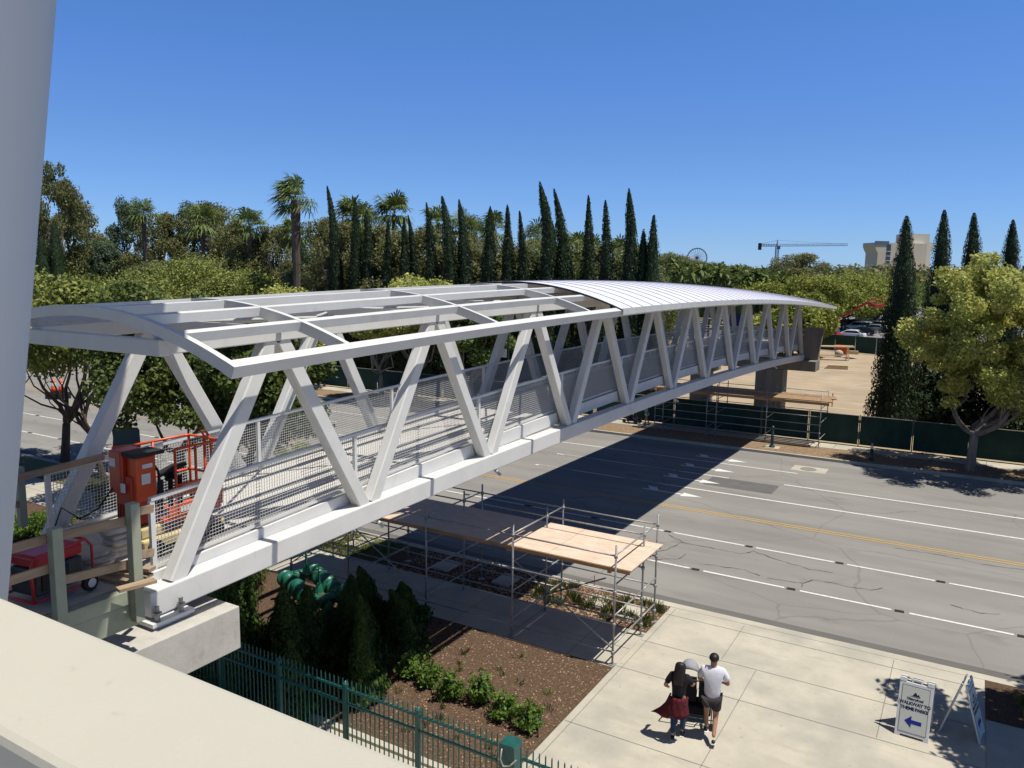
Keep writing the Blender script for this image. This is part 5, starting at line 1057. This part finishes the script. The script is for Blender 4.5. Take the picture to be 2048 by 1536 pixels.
def person(x,y,rz,label,J,sk,scale=1.,group=None,z0=Z1+.004):
    o=empty('person',(x,y,z0),rz,label,'person',group); o.scale=(scale,)*3
    V=[J['pelvis'],J['waist'],J['chest'],J['neck'],J['head'],J['crown']]; Rd=[(.145,.11),(.125,.095),(.15,.105),.056,(.082,.098),(.07,.085)]; E=[(0,1),(1,2),(2,3),(3,4),(4,5)]
    for sx in ('l','r'):
        b=len(V); V+=[J['sh'+sx],J['el'+sx],J['wr'+sx]]; Rd+=[.055,.042,.028]; E+=[(2,b),(b,b+1),(b+1,b+2)]
        d=Vector(J['wr'+sx])-Vector(J['el'+sx]); sd=Vector((1 if sx=='l' else -1,0,0)); hand(V,E,Rd,b+2,d,sd)
        b=len(V); V+=[J['hip'+sx],J['kn'+sx],J['an'+sx]]; Rd+=[.088,.058,.038]; E+=[(0,b),(b,b+1),(b+1,b+2)]
    skinned('body',V,E,Rd,sk,o,2)
    h=Vector(J['head']); mb=MB(); mb.ell((h.x,h.y+.085,h.z-.005),(.014,.024,.02),8,6); mb.ell((h.x-.082,h.y,h.z),(.012,.02,.03),8,6); mb.ell((h.x+.082,h.y,h.z),(.012,.02,.03),8,6); mb.build('ears_and_nose',sk,o,local=True,smooth=True)
    mb=MB(); mb.ell((h.x-.032,h.y+.080,h.z+.015),(.012,.008,.008),8,6); mb.ell((h.x+.032,h.y+.080,h.z+.015),(.012,.008,.008),8,6); mb.build('eyes',hair,o,local=True,smooth=True)
    MB().ell((h.x,h.y+.083,h.z-.05),(.025,.008,.008),8,6).build('mouth',coast,o,local=True,smooth=True)
    return o
def shoes(o,J):
    for sx in ('l','r'):
        a=Vector(J['an'+sx]); t=Vector(J['to'+sx]); d=(t-a); hl=a-Vector((0,d.y*.25,.05 if a.z<.12 else .07)); 
        sh=skinned('shoe',[tuple(hl),tuple((hl+t)/2+Vector((0,0,.01))),tuple(t)],[(0,1),(1,2)],[(.042,.045),(.045,.042),(.036,.028)],shoe,o,1)
        MB().bar(tuple(hl-Vector((0,.03,.042))),tuple(t+Vector((0,.03,-.028))),.082,.018).build('sole',soleW,sh,local=True)
JM=dict(pelvis=(0,0,.93),waist=(0,.01,1.08),chest=(0,.04,1.30),neck=(0,.07,1.50),head=(0,.10,1.63),crown=(0,.09,1.71),
 shl=(-.20,.05,1.41),ell=(-.27,.10,1.16),wrl=(-.17,.36,1.03),shr=(.20,.05,1.41),elr=(.30,.06,1.16),wrr=(.20,.34,1.04),
 hipl=(-.09,0,.86),knl=(-.10,.20,.50),anl=(-.09,.22,.09),tol=(-.10,.37,.035),hipr=(.09,0,.86),knr=(.09,-.02,.47),anr=(.08,-.32,.20),tor=(.08,-.22,.045))
m1=person(5.22,8.30,R(13),'man in a white t-shirt and dark shorts pushing a stroller, seen from behind',JM,skin2,1.0,'people on the plaza')
V=[(0,.0,.80),(0,.01,1.06),(0,.045,1.30),(0,.06,1.46),(-.19,.05,1.42),(-.26,.085,1.22),(.19,.05,1.42),(.285,.06,1.22)]
skinned('t_shirt',V,[(0,1),(1,2),(2,3),(2,4),(4,5),(2,6),(6,7)],[(.185,.145),(.165,.135),(.185,.14),(.08,.075),.088,.080,.088,.080],tee,m1,2)
V=[(0,0,.92),(-.09,0,.84),(-.10,.14,.60),(.09,0,.84),(.095,-.005,.58)]; skinned('shorts',V,[(0,1),(1,2),(0,3),(3,4)],[(.16,.135),.125,.098,.125,.098],shortm,m1,2)
MB().ell((0,.085,1.665),(.098,.112,.09),14,10).build('hair',hair,m1,local=True,smooth=True); shoes(m1,JM)
JW=dict(pelvis=(0,0,.86),waist=(0,.01,1.0),chest=(0,.02,1.21),neck=(0,.03,1.39),head=(.01,.05,1.51),crown=(.01,.04,1.59),
 shl=(-.17,.02,1.31),ell=(-.27,-.02,1.09),wrl=(-.27,.18,.98),shr=(.17,.03,1.31),elr=(.24,.14,1.12),wrr=(.22,.38,1.03),
 hipl=(-.08,0,.80),knl=(-.08,.03,.46),anl=(-.07,-.08,.09),tol=(-.08,.07,.035),hipr=(.08,0,.80),knr=(.09,.14,.47),anr=(.08,.14,.09),tor=(.09,.28,.035))
w1=person(4.66,7.92,R(8),'woman with long dark hair, black top, maroon shirt round her waist and jeans',JW,skin,1.0,'people on the plaza')
V=[(0,.0,.76),(0,.01,1.0),(0,.025,1.21),(0,.03,1.34),(-.165,.02,1.32),(-.25,-.01,1.13),(.165,.03,1.32),(.225,.12,1.15)]
skinned('black_top',V,[(0,1),(1,2),(2,3),(2,4),(4,5),(2,6),(6,7)],[(.155,.125),(.14,.115),(.16,.12),(.07,.07),.075,.062,.075,.062],blk,w1,2)
V=[(0,0,.86),(-.08,0,.78),(-.08,.03,.46),(-.07,-.075,.12),(.08,0,.78),(.09,.14,.47),(.08,.14,.12)]; skinned('jeans',V,[(0,1),(1,2),(2,3),(0,4),(4,5),(5,6)],[(.15,.12),.10,.072,.052,.10,.072,.052],denim,w1,2)
mb=MB(); n=22; vs=[]
for j in range(7):
    t=j/6
    for k in range(n+1):
        a=R(20)-R(220)*k/n*1.0; rr=.165+.05*t+.012*math.sin(k*1.9+j); fl=max(0,-math.cos(a))**6*.30*t**2.
        vs.append((math.cos(a)*rr*(1.05)-fl,math.sin(a)*rr*.85-.02-.05*t,.93-.36*t-(.06*t if fl>.02 else 0)-.02*math.sin(k*1.3)*t))
mb.add(vs,[(j*(n+1)+k,j*(n+1)+k+1,(j+1)*(n+1)+k+1,(j+1)*(n+1)+k) for j in range(6) for k in range(n)]); o=mb.build('waist_shirt',maroon,w1,local=True,smooth=True); so_=o.modifiers.new('thick','SOLIDIFY'); so_.thickness=.012
V=[(.01,.045,1.62),(.01,-.01,1.50),(.0,-.09,1.36),(.0,-.11,1.18)]; skinned('long_hair',V,[(0,1),(1,2),(2,3)],[(.115,.115),(.118,.118),(.125,.07),(.085,.04)],hair,w1,2); shoes(w1,JW)
def stroller(x,y,rz,label,double=True,cm=greyc,z0=Z1+.004):
    o=empty('stroller',(x,y,z0),rz,label,'stroller','strollers'); W=.36 if double else .24
    mb=MB()
    for sx in (-W,W):
        mb.tube([(sx,-.50,1.02),(sx,-.42,.98),(sx,-.05,.55),(sx,.42,.16)],.014,7); mb.tube([(sx,-.40,.15),(sx,-.05,.55)],.014,7); mb.tube([(sx,-.40,.15),(sx,.42,.16)],.012,7)
    mb.tube([(-W,-.50,1.02),(W,-.50,1.02)],.017,8); mb.tube([(-W,-.40,.15),(W,-.40,.15)],.012,7); mb.build('frame',greys,o,local=True,smooth=True)
    for sx in (-W,W):
        for yy,r_ in ((-.40,.15),(.42,.12)):
            wl=MB().lathe([(r_*.75,-.02),(r_,-.02),(r_,.02),(r_*.75,.02)],(sx*1.06,yy,r_),18,'x').build('wheel',blackm,o,local=True); MB().lathe([(.01,-.012),(r_*.74,-.012),(r_*.74,.012),(.01,.012)],(sx*1.06,yy,r_),14,'x').build('rim',chrome,wl,local=True)
    for cx in ((-W/2,W/2) if double else (0,)):
        w_=W*.44 if double else W*.9; dz=.06 if cx<0 else 0
        mb=MB(); mb.add([(cx-w_,-.18,.42),(cx+w_,-.18,.42),(cx+w_,.22,.45),(cx-w_,.22,.45),(cx-w_,-.30,1.0),(cx+w_,-.30,1.0)],[(0,1,2,3),(0,4,5,1)]); s2_=mb.build('seat',blk,o,local=True); q=s2_.modifiers.new('thick','SOLIDIFY'); q.thickness=.04
        mb=MB(); vs=[]
        for j in range(9):
            t=R(20)+R(128)*j/8
            for k in range(11):
                a=math.pi*k/10; rz_=1+.05*math.cos(j*3.14); vs.append((cx+math.cos(a)*w_*1.12*rz_,-.14+math.sin(a)*.25*-math.cos(t+R(20))*1.,.92+dz*1.2+math.sin(a)*.25*math.sin(t+R(20))+.02*math.sin(j*2)))
        mb.add(vs,[(j*11+k,j*11+k+1,(j+1)*11+k+1,(j+1)*11+k) for j in range(8) for k in range(10)]); c=mb.build('canopy',cm,o,local=True,smooth=True); q=c.modifiers.new('thick','SOLIDIFY'); q.thickness=.015
    MB().box((-W*.8,-.30,.16),(W*.8,.15,.34)).build('basket',blk,o,local=True,bevel=.03)
    return o
stroller(4.74,8.98,R(14),'double stroller with two grey canopies pushed by the couple on the plaza')
JF=dict(JW); JF.update(chest=(0,.12,1.18),neck=(0,.20,1.33),head=(0,.26,1.43),crown=(0,.26,1.51),shl=(-.16,.14,1.26),shr=(.16,.14,1.26),ell=(-.2,.28,1.05),elr=(.2,.28,1.05),wrl=(-.15,.5,1.0),wrr=(.15,.5,1.0),anl=(-.07,-.28,.13),tol=(-.08,-.16,.04),knl=(-.08,-.06,.46))
w2=person(-7.95,39.35,R(82),'person with fair hair, mint shirt and pale shorts pushing a stroller on the far sidewalk',JF,skin,.86)
V=[(0,.0,.88),(0,.03,1.0),(0,.12,1.18),(-.16,.14,1.26),(-.19,.22,1.12),(.16,.14,1.26),(.19,.22,1.12)]; skinned('shirt',V,[(0,1),(1,2),(2,3),(3,4),(2,5),(5,6)],[(.16,.13),(.145,.12),(.16,.12),.075,.065,.075,.065],mint,w2,2)
V=[(0,0,.86),(-.08,0,.78),(-.08,-.02,.6),(.08,0,.78),(.085,.07,.6)]; skinned('shorts',V,[(0,1),(1,2),(0,3),(3,4)],[(.155,.125),.105,.09,.105,.09],mint,w2,2)
MB().ell((0,.25,1.46),(.095,.105,.09),12,8).build('hair',canvas,w2,local=True,smooth=True); shoes(w2,JF)
stroller(-8.95,39.45,R(82),'dark single stroller on the far sidewalk beneath the bridge',False,greys)
